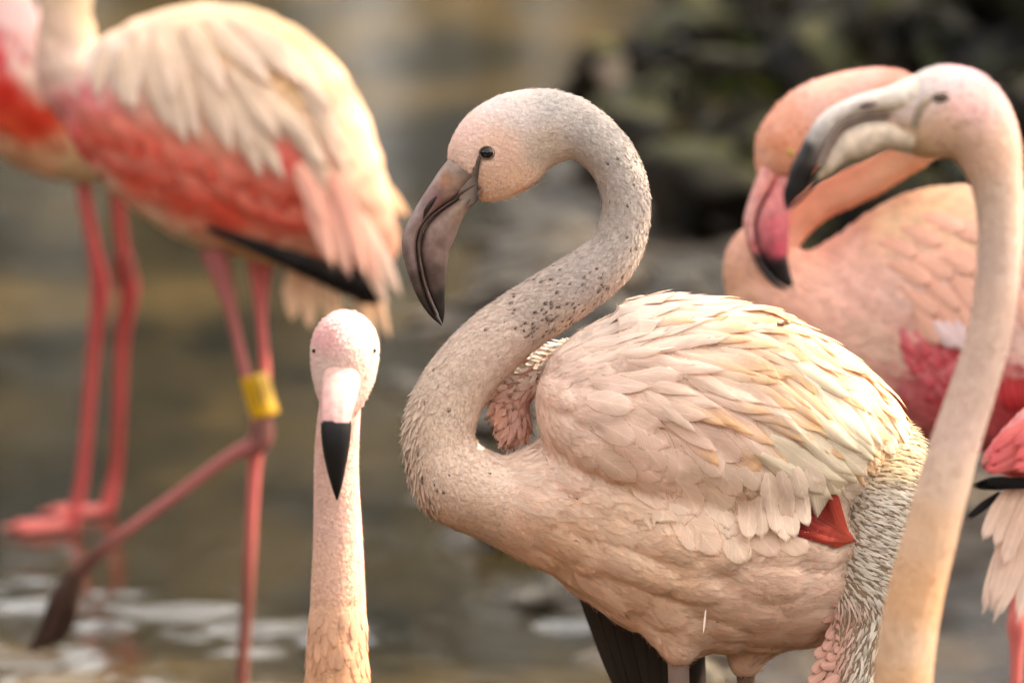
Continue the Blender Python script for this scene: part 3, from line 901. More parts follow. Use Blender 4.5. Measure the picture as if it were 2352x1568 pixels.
tree['label'] = 'unseen leafy tree added to shade the shore and the birds'; tree['category'] = 'tree'
clumps = [(3.3 + R.gauss(0, .25), R.uniform(10.8, 13.2), 5.2 + R.gauss(0, .3), .6) for _ in range(10)]     # leaf clumps added to shade the left birds
clumps += [(R.gauss(4.5, 1.0), R.uniform(7.6, 19.5), R.gauss(5.0, .45), R.uniform(.5, .9)) for _ in range(60)]
leaves = []
while len(leaves) < 17000:
    c = R.choice(clumps); v = np.array([R.gauss(0, 1) for _ in range(3)]); v *= c[3] * R.random() ** .4 / np.linalg.norm(v)
    p = np.array(c[:3]) + v * (1, 1, .7)
    if not in_sun_gap(p): leaves.append(p - np.array(tree.location))
it = iter(leaves)
crown = leaf_cloud('crown', 17000, lambda: next(it), .12, [(.06, .09, .02), (.05, .075, .018), (.075, .1, .03)], None, parent=tree)
tv, tq = [], []
def limb(pts):
    V, Q = tube(pts, 10, 24); n = sum(len(v) for v in tv); tv.append(V); tq.append(Q + n)
limb([(0, 0, -.1, .22), (-.1, .05, 1.2, .17), (-.3, 0, 2.6, .14), (-.9, .1, 4.4, .08)])
for dx, dy in ((-1.2, -4.5), (-1.6, -2.2), (-1.4, 2.4), (-1.5, 5.0), (-2.4, .6), (-2.2, -3.6)):
    limb([(-.25, 0, 2.4, .1), (-.3 + dx * .4, dy * .4, 3.8, .06), (dx, dy, 4.9, .02)])
bark, nt, bs, out = new_mat('bark'); bs.inputs['Base Color'].default_value = (.06, .045, .03, 1); bs.inputs['Roughness'].default_value = .9
make_obj('trunk', np.vstack(tv), np.vstack(tq), bark, parent=tree)

# leaf litter and creeping green over the rock bank
def litter_pt():
    while True:
        x, y = R.uniform(.1, 1.6), R.uniform(15.0, 20.8)
        if float(poly_dist_inside(np.array(x), np.array(y), BANK_EDGE)) > .02:
            return (x, y, float(ground_h(np.array(x), np.array(y))) + R.uniform(0, .17))
litter = leaf_cloud('leaf_litter', 2600, litter_pt, .05, [(.012, .010, .006), (.008, .007, .005), (.02, .016, .008), (.028, .034, .008), (.05, .04, .02)], 'ragged dark leaf litter and moss over the rock bank', 'stuff')

# ------------------------------------------------------------------ main bird: pale juvenile in profile, neck in an S, wings half dropped
f1 = crop(960, 180, 2.305)
main = Bird('pale grey necked flamingo in sharp profile with grey bill, wings half open', FOCUS, 1560, 1100, (1690, 2780, 0))
B = main
NECK = [(1098, 384, 0, 58, .74), (1114, 366, 0, 79, .72), (1146, 342, 0, 98, .70), (1205, 306, 0, 99, .74), (1270, 291, 0, 83, .85), (1337, 304, 0, 66, .92), (1403, 363, 0, 58, .95),
        (1436, 445, 0, 56, .95), (1432, 525, 0, 58, .95), (1402, 590, 0, 63, .95), (1350, 636, 0, 68, .95), (1280, 683, 0, 71, .95), (1200, 735, 0, 73, .95), (1125, 795, 0, 77, .95),
        (1056, 872, 0, 79, .95), (1017, 950, 0, 81, .95), (1012, 1030, 0, 82, 1.0), (1052, 1108, 0, 94, 1.0), (1150, 1146, 0, 95, 1.1), (1240, 1160, 0, 125, 1.1)]
BROW = [(1078, 350, 0, 46, .74), (1116, 322, 0, 66, .74), (1155, 312, 0, 84, .74)]
CHIN = [(1122, 432, 0, 33, .74), (1150, 402, 0, 56, .74), (1180, 370, 0, 66, .74)]
BELLY = [(1052, 1108, 0, 90, 1.0), (1150, 1150, 0, 96, 1.1), (1250, 1160, 0, 130, 1.0), (1390, 1160, 0, 190, .85), (1550, 1216, 0, 232, .78), (1700, 1236, 0, 246, .74), (1820, 1256, 0, 214, .74), (1885, 1260, 0, 140, .74)]
WINGN = [(1340, 960, -55, 88, .7), (1378, 932, -72, 138, .65), (1440, 925, -92, 196, .62), (1560, 930, -100, 230, .60), (1700, 958, -100, 234, .60), (1840, 996, -80, 190, .6), (1950, 1026, -40, 120, .6), (2040, 1040, -10, 52, .7)]
WINGF = [(x, y, -z, r, k) for x, y, z, r, k in WINGN]
THIGH1 = [(1560, 1380, -40, 95, .8), (1556, 1450, -40, 52, .9), (1556, 1492, -40, 28, 1)]
THIGH2 = [(1730, 1420, 60, 85, .8), (1715, 1490, 60, 38, .9), (1712, 1522, 60, 24, 1)]
FORE = [(2052, 1030, -40, 62, .8), (2035, 1110, -80, 92, .75), (2016, 1220, -95, 88, .7), (1995, 1330, -95, 80, .65), (1972, 1440, -88, 72, .6), (1950, 1560, -80, 68, .55), (1935, 1680, -70, 54, .5)]
FBEND = [(1400, 860, 150, 90, .7), (1290, 842, 130, 56, .8), (1210, 858, 110, 54, .8), (1172, 915, 105, 48, .8), (1182, 980, 105, 40, .8)]
V, Q = sdf_mesh([NECK, BROW, CHIN, BELLY, WINGN, WINGF, THIGH1, THIGH2], 6.0, 26)
NN = vert_normals(V, Q)
COLS = [(1040, 330, 247, 210, 193), (1060, 290, 250, 218, 207), (1150, 340, 245, 206, 185), (1110, 440, 245, 206, 178), (1180, 420, 245, 206, 178), (1200, 260, 226, 210, 203), (1130, 232, 236, 216, 210), (1260, 240, 201, 191, 185), (1250, 340, 219, 199, 181),
        (1340, 290, 195, 184, 177), (1420, 360, 197, 186, 178), (1450, 460, 197, 184, 175), (1430, 560, 199, 186, 177), (1340, 650, 199, 184, 177), (1250, 710, 200, 182, 170), (1130, 780, 229, 206, 191), (1040, 880, 227, 204, 186), (1000, 980, 229, 206, 186), (1030, 1090, 229, 204, 185),
        (1150, 1080, 245, 221, 203), (1080, 1200, 225, 197, 174), (1250, 1230, 242, 207, 176), (1250, 1080, 250, 221, 202), (1400, 1150, 248, 218, 191), (1500, 1300, 244, 209, 179), (1700, 1250, 250, 216, 191), (1700, 1400, 244, 207, 182), (1850, 1320, 245, 212, 190),
        (1300, 900, 250, 220, 203), (1450, 820, 252, 222, 204), (1500, 720, 246, 221, 202), (1600, 800, 252, 221, 197), (1750, 800, 251, 213, 183), (1850, 880, 252, 216, 181), (1950, 950, 252, 225, 196), (1600, 950, 251, 218, 199), (1450, 1000, 250, 215, 194), (1600, 1100, 253, 223, 199), (1750, 1050, 253, 226, 204), (1900, 1050, 253, 231, 209), (2030, 1030, 252, 226, 206)]
def main_col(P):
    return lin(np.clip(idw(P, COLS, 3.2), 0, 255))
FLOW = [(1060, 1170, 35), (1150, 1200, 30), (1300, 1230, 22), (1500, 1330, 16), (1700, 1420, 6), (1860, 1380, -5), (1400, 1200, 20), (1600, 1280, 5), (1750, 1260, 0), (1880, 1260, -5),
        (1270, 930, 20), (1330, 850, -5), (1400, 780, -12), (1500, 730, -5), (1600, 720, 5), (1700, 750, 20), (1800, 800, 30), (1900, 880, 40), (2000, 980, 46), (1600, 860, 18), (1750, 900, 32), (1850, 970, 38), (1450, 900, 25), (1400, 1040, 35), (1500, 1020, 50), (1560, 1100, 72), (1680, 1130, 82), (1600, 980, 40), (1750, 1040, 52), (1830, 1130, 78), (1920, 1050, 45), (2000, 1050, 40), (1280, 1040, 40), (1250, 1120, 25)]
def main_flow(P):
    sp = main.spine_flow(P, [NECK])
    b = smooth((P[:, 0] - 1130) / 130) * smooth((P[:, 1] - 780) / 60) + smooth((P[:, 0] - 1330) / 60) * smooth((P[:, 1] - 690) / 10) * (P[:, 1] < 840)
    b = np.clip(b, 0, 1)[:, None]
    b = np.where(is_wing(P), 1.0, b[:, 0])
    b = np.where(is_neck(P) & (P[:, 0] > 1060) & (P[:, 1] < 1000), 0, b)[:, None]
    s = np.asarray(FLOW, float); cs = np.c_[s[:, :2], np.cos(np.radians(s[:, 2])), np.sin(np.radians(s[:, 2]))]
    g = idw(P, cs, 3)
    return sp * (1 - b) + np.c_[g, np.zeros(len(P))] * b
NECK_S = chain_samples(NECK[:18])
def is_neck(P):
    out = P[:, 0] < 1150
    for a in range(0, len(P), 6000):
        q = P[a:a + 6000]
        d = np.sqrt(((q[:, None, :2] - NECK_S[None, :, :2]) ** 2).sum(2)) - NECK_S[None, :, 3]
        out[a:a + 6000] |= (d.min(1) < 15) & (np.abs(q[:, 2]) < 112)
    return out & ~((P[:, 0] > 1180) & (P[:, 1] > 1000))
def is_wing(P):
    lo = np.interp(P[:, 0], [1280, 1450, 1560, 1700, 1850, 1990], [1010, 1090, 1180, 1200, 1170, 1090])
    return (~is_neck(P)) & (P[:, 0] > 1285) & (P[:, 1] < lo) & (P[:, 2] < 60)
# fluffed plumage: soft overlapping tufts in the surface itself
soft_zone = lambda P: (~is_neck(P)) & (P[:, 0] > 1150) & ~((P[:, 0] < 1400) & (P[:, 1] < 780))
V = lobes(V, NN, main_flow, soft_zone, 62, 18, 100, 50, lambda P: smooth((P[:, 0] - 1150) / 170) * np.where(P[:, 0] < 1420, smooth((P[:, 1] - 780) / 60), 1))
NN = vert_normals(V, Q)
B.add_body(V, Q, main_col(V))
Vm, Qm = V, Q
# head and neck: tiny feathers, dark specks
SPECK = [(1280, 690, 1.0), (1230, 730, .75), (1340, 660, .55), (1180, 770, .35), (1430, 450, .22), (1440, 560, .28), (1400, 340, .14), (1100, 830, .12), (1000, 930, .22), (960, 1050, .25), (1130, 350, 0), (1100, 420, 0), (1100, 1120, .06), (1250, 250, .03), (1200, 330, 0), (1060, 300, 0), (1060, 960, .05), (1140, 1060, .12)]
def neck_tip(P, c0):
    pr = idw(P, SPECK, 4)[:, 0]
    side = np.clip(.4 + (P[:, 1] - 640 - (1360 - P[:, 0]) * .62) / 90, .15, 1.3)     # specks sit on the lower flank
    side = np.where((P[:, 0] > 1100) & (P[:, 0] < 1380) & (P[:, 1] > 560) & (P[:, 1] < 840), side, 1)
    clump = smooth((np.sin(P[:, 0] / 13 + 2 * np.sin(P[:, 1] / 17)) * np.sin(P[:, 1] / 11 + 2 * np.sin(P[:, 0] / 19)) + .25) / .7)
    dark = RNG.random(len(P)) < np.where(pr > .45, pr * 2.0, pr * .34) * side * clump
    nk_ = 1 - headness(P)
    c = c0 * (1 - nk_ * RNG.uniform(0, .18, len(P)) - .04 * RNG.random(len(P)) + .05)[:, None]
    c[dark] = lin((62, 50, 44)) * RNG.uniform(.6, 1.6, (dark.sum(), 1))
    return c
headness = lambda P: smooth((1270 - P[:, 0]) / 90) * (P[:, 1] < 500)
rough_ = lambda P: smooth((1010 - P[:, 0]) / 60) * smooth((P[:, 1] - 860) / 60)
simple_plumage(main, V, Q, main_flow, main_col, lambda P: np.where(headness(P) > .5, 5.6, 7.4), lambda P: 14 + 6 * (1 - headness(P)) + 16 * rough_(P), lambda P: 4.8 + 1.6 * (1 - headness(P)), lift=lambda P: .035 + .085 * (1 - headness(P)) + .07 * rough_(P),
               cup=.3, prof='tiny', region=lambda c: is_neck(c) , tipc=neck_tip, fuzz=26000, fuzz_len=lambda P: 7 + 3 * (1 - headness(P)) + 3 * rough_(P), n_try=70000, jitter=16, tip_from=.15)
# belly and breast: soft combed plumes over fluffy lobes
simple_plumage(main, V, Q, main_flow, main_col, 10.5, 78, 8, lift=.0, cup=.15, region=lambda c: (~is_neck(c)) & (~is_wing(c)), fuzz=42000, fuzz_len=24, fuzz_w=.55, n_try=30000, nu=3, jitter=15, soft=.66, lay=True, layer=3.6, lay_mask=lambda P: ~is_neck(P))
# wing coverts and scapulars of the near side, every feather a part
Qw = Q[is_wing(V[Q].mean(1))]
NNm = vert_normals(V, Q)
nkm = ~is_neck(V); OVM = (V[nkm], NNm[nkm])
simple_plumage(main, V, Q, main_flow, main_col, 12, 62, 10, lift=.0, cup=.2, region=is_wing, fuzz=5000, fuzz_len=18, n_try=12000, nu=3, soft=.75, lay=True, layer=3.0, lay_mask=lambda P: ~is_neck(P))
P, N = sample_surface(V, Qw, 3000)
sel = (N[:, 2] < .25)
P, N = P[sel], N[sel]
kk = thin(P, np.where(P[:, 1] > 900 + (P[:, 0] - 1500) * .25, 38.0, 30.0)); P, N = P[kk], N[kk]
kp = ~((P[:, 0] > 1765) & (P[:, 1] > 1095)); P, N = P[kp], N[kp]
order = np.argsort(-P[:, 0]); P, N = P[order][:260], N[order][:260]
n = len(P)
scap = smooth((1000 - P[:, 1] + (P[:, 0] - 1500) * .28) / 120)
T = main_flow(P); jj = np.radians(RNG.normal(0, 9, n))[:, None]
T = T - (T * N).sum(1, keepdims=True) * N; T /= np.linalg.norm(T, axis=1, keepdims=True)
T = T * np.cos(jj) + np.cross(N, T) * np.sin(jj)
c0 = main_col(P) * RNG.uniform(.95, 1.06, (n, 1))
orange = (RNG.random(n) < .7 * scap * smooth((P[:, 0] - 1380) / 200))[:, None]
c1 = np.where(orange, lin((240, 190, 138)) * RNG.uniform(.9, 1.1, (n, 1)), c0 * 1.05)
Lc = 120 + 60 * scap + 14 * RNG.standard_normal(n); Wc = 36 - 17 * scap; bd = RNG.normal(0, .05, n)
for kind, pr_ in ((scap < .5, 'round'), (scap >= .5, 'point')):
    main.part_feathers('covert_feather', feather_batch(P[kind], N[kind], T[kind], Lc[kind], Wc[kind], .0, .0, .0, c0[kind], c1[kind], pr_, nu=5, sink=.0, bend=bd[kind], tip_from=.35), None, .35 if pr_ == 'point' else .62, over=OVM, layer=12 if pr_ == 'point' else 5, cup=2.5 if pr_ == 'round' else 4, base=3)
# long scapulars closing over the rump
rows = [(1790, 900, 36, 250, 24), (1780, 950, 38, 250, 26), (1760, 1000, 34, 240, 30), (1740, 1040, 34, 230, 32), (1840, 860, 38, 210, 21), (1880, 900, 42, 180, 22), (1900, 935, 42, 170, 23), (1905, 975, 40, 160, 24), (1890, 1010, 36, 150, 26), (1930, 900, 47, 170, 20), (1860, 1040, 34, 150, 27), (1840, 1060, 40, 140, 28), (1800, 820, 30, 180, 20), (1960, 930, 50, 140, 20)]
kd_xy = V[(NN[:, 2] < .3)]
def surf(x, y):
    d = (kd_xy[:, 0] - x) ** 2 + (kd_xy[:, 1] - y) ** 2
    c = np.where(d < 200)[0]
    if len(c) == 0: c = [d.argmin()]
    i = c[kd_xy[c][:, 2].argmin()]
    return np.array([x, y, kd_xy[i, 2]])
P = np.array([surf(r[0], r[1]) for r in rows]); N = np.tile([[.12, -.25, -.96]], (len(rows), 1)); N /= np.linalg.norm(N, axis=1, keepdims=True)
P[:, 2] -= 6
main.part_feathers('scapular_feather', feather_batch(P, N, ang(np.array([r[2] for r in rows], float)), np.array([r[3] for r in rows], float), np.array([r[4] for r in rows], float), .0, -.16, .3, np.tile(lin((247, 228, 200)), (len(rows), 1)), np.tile(lin((246, 226, 196)), (len(rows), 1)), 'round', nu=5, sink=0), None, .3, over=OVM, layer=8, cup=6, base=10)
# ruffled tips along the top of the back
xs = [(1395, 760), (1440, 722), (1470, 712), (1520, 702), (1560, 700), (1600, 706), (1420, 742), (1545, 704), (1640, 716), (1690, 728)]
P = np.array([[x - 30, y + 22, -40.] for x, y in xs]); N = np.tile([[-.35, -.75, -.55]], (len(xs), 1)); N /= np.linalg.norm(N, axis=1, keepdims=True)
cc = np.tile(lin((244, 214, 190)), (len(xs), 1))
main.part_feathers('scapular_feather', feather_batch(P, N, ang(RNG.normal(-26, 8, len(xs))), 66, 8, .0, .10, .3, cc * .85, np.tile(lin((238, 190, 150)), (len(xs), 1)), 'point', nu=3, sink=.1))
# dropped forearm of the near wing: white tufts over brown
Vf, Qf = sdf_mesh([FORE], 7.0, 10)
B.add_body(Vf, Qf, np.tile(lin((160, 136, 112)), (len(Vf), 1)))
def fore_flow(P):
    t = smooth((P[:, 1] - 1300) / 140)
    return ang(20 + 95 * t)
def fore_col(P):
    pink = smooth((P[:, 1] - 1330) / 80) * smooth((2010 - P[:, 0] - (P[:, 1] - 1400) * .2) / 60)
    top = smooth((1130 - P[:, 1]) / 60)
    c = lin((244, 234, 220)) * (1 - pink[:, None]) + lin((236, 190, 172)) * pink[:, None]
    return c * (1 - top[:, None]) + lin((244, 224, 186)) * top[:, None]
def fore_tip(P, c0):
    d = RNG.random(len(P)) < .40 * (1 - .45 * smooth((2000 - P[:, 0]) / 40) * (P[:, 1] > 1350))
    c = c0.copy(); c[d] = lin((146, 120, 94)) * RNG.uniform(.5, 1.3, (d.sum(), 1)); return c
simple_plumage(main, Vf, Qf, fore_flow, fore_col, 8.0, 46, 3.6, lift=.12, cup=.4, prof='tiny', tipc=fore_tip, fuzz=3000, fuzz_len=14, n_try=24000, jitter=7)
# pink scalloped fringe with dark tips
fr = [(1950 - 10 * math.sin(i * .9) - i * 3.5, 1290 + i * 27) for i in range(12)]
P = np.array([[x - 18, y, -112.] for x, y in fr] + [[x + 12, y + 12, -122.] for x, y in fr]); n = len(P)
N = np.tile([[-.2, -.1, -.97]], (n, 1)); N /= np.linalg.norm(N, axis=1, keepdims=True)
main.part_feathers('fringe_feather', feather_batch(P, N, ang(RNG.normal(148, 10, n)), 52, 14, .06, .04, .3, np.tile(lin((230, 178, 160)), (n, 1)), np.tile(lin((150, 108, 92)), (n, 1)), 'round', nu=5, sink=.03, tip_from=.85))
# coral lining between body and forearm
P = np.array([[*(1806 + i * 8, 1214 - i * 14), surf(1806 + i * 8, 1214 - i * 14)[2]] for i in range(9)]); n = len(P)
N = np.tile([[-.1, -.1, -.98]], (n, 1)); N /= np.linalg.norm(N, axis=1, keepdims=True)
main.part_feathers('underwing_feather', feather_batch(P, N, ang(np.linspace(10, 48, n)), 172, 14, .0, .0, .0, np.tile(lin((134, 40, 34)), (n, 1)) * RNG.uniform(.5, 1.2, (n, 1)), np.tile(lin((206, 88, 66)), (n, 1)) * RNG.uniform(.65, 1.15, (n, 1)), 'long', nu=5, sink=0, tip_from=.25), None, .2, over=OVM, layer=5, cup=4, base=9)
P = np.array([[x, y, surf(x, y)[2]] for x, y in [(1755, 1080), (1785, 1075), (1815, 1068), (1845, 1060), (1770, 1120), (1740, 1130), (1712, 1140), (1800, 1122), (1828, 1112), (1785, 1136)]]); n = len(P)
N = np.tile([[0, -.1, -.98]], (n, 1)); N /= np.linalg.norm(N, axis=1, keepdims=True)
main.part_feathers('covert_feather', feather_batch(P, N, ang(np.array([80., 76, 70, 62, 84, 86, 88, 80, 74, 82])), np.array([120., 118, 110, 100, 105, 100, 96, 112, 96, 108]), 24, .0, .0, .0, main_col(P), main_col(P), 'round', nu=5, sink=0), None, .5, over=OVM, layer=8, cup=4, base=15)
# far wing: bend of the wing showing through the neck loop, black flight feathers under the belly
Vb, Qb = sdf_mesh([FBEND], 7.0, 10)
B.add_body(Vb, Qb, np.tile(lin((196, 150, 136)), (len(Vb), 1)))
def fb_col(P):
    t = smooth((P[:, 1] - 850) / 70)[:, None]
    return lin((240, 230, 218)) * (1 - t) + lin((244, 204, 190)) * t
def fb_tip(P, c0):
    d = RNG.random(len(P)) < .22; c = c0.copy(); c[d] = lin((92, 70, 58)); return c
simple_plumage(main, Vb, Qb, lambda P: ang(180 - 60 * smooth((P[:, 1] - 860) / 90) - 20 * smooth((P[:, 0] - 1180) / 60)), fb_col, 9, 34, 7, lift=.2, cup=.3, prof='tiny', tipc=fb_tip, fuzz=2500, fuzz_len=14, n_try=7000)
ff = [(1298, 1225, 68, 540, 26), (1345, 1250, 70, 530, 26), (1390, 1285, 73, 520, 26), (1440, 1310, 76, 500, 26), (1480, 1330, 79, 490, 26), (1520, 1350, 82, 480, 26), (1560, 1370, 85, 460, 26), (1600, 1390, 88, 430, 24)]
P = np.array([[a[0], a[1], 120. + 3 * i] for i, a in enumerate(ff)]); n = len(P)
N = np.tile([[.25, 0, -.97]], (n, 1)); N /= np.linalg.norm(N, axis=1, keepdims=True)
main.part_feathers('flight_feather', feather_batch(P, N, ang(np.array([a[2] for a in ff], float)), np.array([a[3] for a in ff], float), np.array([a[4] for a in ff], float), 0, 0, .35, np.tile(lin((52, 44, 38)), (n, 1)), np.tile(lin((40, 34, 30)), (n, 1)), 'long', nu=5, sink=0))
P = np.array([[1930., 1500., -40.], [1945., 1520., -44.], [1915., 1530., -36.]]); n = 3
main.part_feathers('flight_feather', feather_batch(P, np.tile([[0, 0, -1.]], (n, 1)), ang(np.array([112., 104, 118])), 260, 24, 0, 0, .3, np.tile(lin((48, 40, 36)), (n, 1)), np.tile(lin((40, 34, 30)), (n, 1)), 'long', nu=5, sink=0))
# loose white wisp at the thigh
P = np.array([[1617., 1395., -175.]]); main.part_feathers('loose_feather', feather_batch(P, np.array([[0, 0, -1.]]), ang(np.array([96.])), 56, 2.6, .1, .1, .2, lin((246, 226, 210))[None], lin((246, 226, 210))[None], 'point', nu=3))
# legs
def foot_on_ground(b, x, z, lift=0.0):
    """point straight below image column x (px) at depth offset z, on the pond bed"""
    w = b.pt(np.array([[x, 1600, z]]))[0]
    h = float(ground_h(np.array(w[0]), np.array(w[1]))) + lift
    w[2] = h
    return b.px(w)
ft = foot_on_ground(main, 1560, -40); hip = np.array([1556, 1470, -40.])
kn = hip + (ft - hip) * .42 + np.array([14, 0, 0])
leg(main, hip, kn, ft, r=(25, 23, 30, 16, 16), col=(142, 122, 110), col2=(128, 108, 100), facing=np.array([-1., 0, -.2]))
ft = foot_on_ground(main, 1715, 60); hip = np.array([1713, 1500, 60.])
leg(main, hip, hip + (ft - hip) * .42 + np.array([14, 0, 0]), ft, r=(21, 20, 28, 16, 16), col=(128, 104, 84), col2=(120, 100, 88), facing=np.array([-1., 0, -.2]))
main.finish_body()
# bill
BC = [f1(*p) for p in [(300, 600), (180, 800), (110, 960), (130, 1120), (200, 1320), (320, 1455), (420, 560), (520, 560), (345, 620), (300, 720), (400, 690), (520, 640), (520, 730), (430, 800), (300, 900), (300, 1020), (330, 1000), (320, 1180), (345, 1300), (240, 1250), (200, 1000), (165, 1200), (420, 700)]]
BR = [(146, 124, 120), (142, 120, 116), (140, 118, 112), (118, 98, 94), (52, 44, 42), (20, 17, 16), (150, 128, 116), (120, 104, 94), (160, 110, 82), (132, 96, 94), (160, 132, 116), (112, 96, 86), (92, 78, 70), (150, 124, 108), (146, 120, 110), (138, 112, 104), (120, 98, 90), (88, 72, 66), (38, 32, 30), (92, 74, 68), (126, 104, 98), (74, 60, 56), (158, 130, 116)]
BCOL = [(*c, *r) for c, r in zip(BC, BR)]
culmen = [f1(*p) for p in [(372, 500), (345, 528), (290, 610), (225, 710), (175, 790), (125, 885), (97, 965), (103, 1045), (130, 1135), (160, 1230), (203, 1322), (262, 1402), (330, 1462)]]
comm_u = [f1(*p) for p in [(560, 640), (490, 676), (420, 722), (345, 770), (275, 822), (222, 882), (199, 945), (191, 1020), (203, 1110), (228, 1222), (262, 1320), (302, 1402), (332, 1452)]]
comm_l = [f1(*p) for p in [(565, 650), (500, 684), (430, 730), (358, 780), (290, 832), (238, 892), (216, 950), (209, 1020), (220, 1110), (244, 1218), (276, 1312), (312, 1398), (336, 1448)]]
lower = [f1(*p) for p in [(540, 745), (505, 775), (470, 815), (440, 870), (408, 965), (374, 1035), (362, 1120), (357, 1200), (350, 1290), (352, 1370), (344, 1430), (340, 1450)]]
bill_part(main, 'upper_bill', culmen, comm_u, [52, 48, 41, 36, 33, 31, 29, 24, 17, 8, 2], BCOL)
bill_part(main, 'lower_bill', comm_l, lower, [48, 45, 40, 36, 34, 30, 24, 17, 11, 6, 2], BCOL)
# groove along the gape and nostril slit
g = [f1(*p) for p in [(500, 680), (430, 726), (352, 775), (282, 828), (230, 888), (207, 947), (200, 1020), (212, 1110), (236, 1220), (270, 1316), (308, 1400)]]
V, Q = tube([(x, y, -4, 4.0) for x, y in g], 8, 40); V[:, 2] = V[:, 2] * 3.2 - 4
main.part('gape', V, Q, M_HORN, lin((84, 64, 58)))
nos = [f1(*p) for p in [(330, 690), (290, 735), (250, 790), (225, 845)]]
V, Q = tube([(nos[0][0], nos[0][1], -36, 1.5), (nos[1][0], nos[1][1], -36.5, 5), (nos[2][0], nos[2][1], -33.5, 6.5), (nos[3][0], nos[3][1], -29, 2)], 8, 14)
main.part('nostril', V, Q, M_HORN, lin((46, 30, 28)))
ex, ey = f1(594, 470)
V, Q = uv_sphere((ex, ey, -62), 16, sc=(1.08, .9, .7)); main.part('eye', V, Q[:, ::-1], M_EYE)
# bare grey skin between eye and gape, laid over the face
rt = np.array([f1(*q) for q in [(566, 478), (556, 520), (548, 570), (541, 630), (534, 690), (527, 750)]])
lf_ = np.array([f1(*q) for q in [(470, 520), (440, 550), (425, 600), (420, 660), (430, 720), (450, 790)]])
rt, lf_ = catmull(rt, 14), catmull(lf_, 14)
wts = np.linspace(0, 1, 8)[None, :, None]
LV = lf_[:, None, :] * (1 - wts) + rt[:, None, :] * wts
LV = np.concatenate([LV, np.full(LV.shape[:2] + (1,), -40.)], 2).reshape(-1, 3)
zc = np.array([kd_xy[np.argmin((kd_xy[:, 0] - q[0]) ** 2 + (kd_xy[:, 1] - q[1]) ** 2 + (kd_xy[:, 2] > 0) * 1e6), 2] for q in LV])
wv = np.tile(np.linspace(0, 1, 8), 14)[:, None]
LV[:, 2] = np.minimum(zc - 5.5, -50) * wv[:, 0] ** .6 - 30 * (1 - wv[:, 0] ** .6)
LC = lin((150, 130, 118)) * (1 - wv ** 2) + lin((70, 60, 54)) * wv ** 2
i_ = np.arange(13)[:, None] * 8 + np.arange(7)[None, :]
LQ = np.stack([i_, i_ + 8, i_ + 9, i_ + 1], 2).reshape(-1, 4)
if (np.cross(LV[LQ[:, 1]] - LV[LQ[:, 0]], LV[LQ[:, 3]] - LV[LQ[:, 0]])[:, 2]).mean() > 0: LQ = LQ[:, ::-1]
main.part('lore', LV, LQ, M_HORN, LC)
gp = [f1(*q) for q in [(520, 655), (480, 678), (440, 706), (395, 738)]]
gz = [LV[np.argmin((LV[:, 0] - q[0]) ** 2 + (LV[:, 1] - q[1]) ** 2), 2] for q in gp]
V, Q = tube([(q[0], q[1], z + w, r) for q, z, r, w in zip(gp, gz, (1.5, 3, 3.4, 3), (0, 0, 2, 8))], 8, 20)
main.part('gape', V, Q, M_HORN, lin((92, 72, 64)))
V, Q = tube([(ex + 17.5 * math.cos(t), ey + 14.5 * math.sin(t), -67 - 0 * t, 1.8) for t in np.linspace(0, 2 * math.pi, 17)], 8, 48)
main.part('eyelid', V, Q, M_HORN, lin((120, 92, 78)))

# ------------------------------------------------------------------ the other flamingos
def soft_bird(b, chains, cols, vox=9.0, k=24, spacing=24, length=52, width=17, flow=None, lift=.05, fuzz=6000, fuzz_len=12, lump=3.0, region=None, prof='round', power=3.2, tipc=None, neck_spacing=None, is_nk=None):
    V, Q = sdf_mesh(chains, vox, k)
    NN = vert_normals(V, Q)
    V = V + NN * (lump * np.sin(V[:, 0] / 23 + 1.5 * np.sin(V[:, 1] / 31)) * np.sin(V[:, 1] / 21 + 1.3 * np.sin(V[:, 0] / 37 + 1) + V[:, 2] / 40))[:, None] * (1 if is_nk is None else (~is_nk(V))[:, None])
    colfn = lambda P: lin(np.clip(idw(P, cols, power), 0, 255))
    flowfn = flow or (lambda P: b.spine_flow(P, chains[:1]))
    b.add_body(V, Q, colfn(V))
    if is_nk is None:
        simple_plumage(b, V, Q, flowfn, colfn, spacing, length, width, lift=lift * 0, fuzz=fuzz, fuzz_len=fuzz_len, region=region, prof=prof, tipc=tipc, lay=True, soft=.75, layer=2.5)
    else:
        simple_plumage(b, V, Q, flowfn, colfn, neck_spacing, neck_spacing * 2.6, neck_spacing * .8, lift=.03, fuzz=fuzz, fuzz_len=fuzz_len, prof='tiny', region=lambda c: is_nk(c), tipc=tipc)
        simple_plumage(b, V, Q, flowfn, colfn, spacing, length, width, lift=lift, fuzz=fuzz // 2, fuzz_len=fuzz_len * 1.5, region=lambda c: ~is_nk(c), nu=3, lay=True, soft=.75, layer=2.5)
    return V, Q, colfn, flowfn

def lay_feathers(b, name, rows, c0, c1, prof='long', curl=-.03, cup=.3, tip_from=.4, N=(0, -.15, -.98), nu=5, sink=0.0, lift=0.0, vary=.06, bend=0.0, over=None, layer=8.0, base=3.0):
    """rows: x, y, z, angle, length, half width"""
    r = np.asarray(rows, float); n = len(r)
    Nn = np.tile(np.asarray(N, float)[None], (n, 1)); Nn /= np.linalg.norm(Nn, axis=1, keepdims=True)
    a = np.tile(lin(c0)[None], (n, 1)) * RNG.uniform(1 - vary, 1 + vary, (n, 1)); t = np.tile(lin(c1)[None], (n, 1)) * RNG.uniform(1 - vary, 1 + vary, (n, 1))
    b.part_feathers(name, feather_batch(r[:, :3], Nn, ang(r[:, 3]), r[:, 4], r[:, 5], lift, curl, cup, a, t, prof, nu, sink=sink, tip_from=tip_from, bend=np.full(n, bend)), None, .4, over=over, layer=layer, cup=cup * 20, base=base)

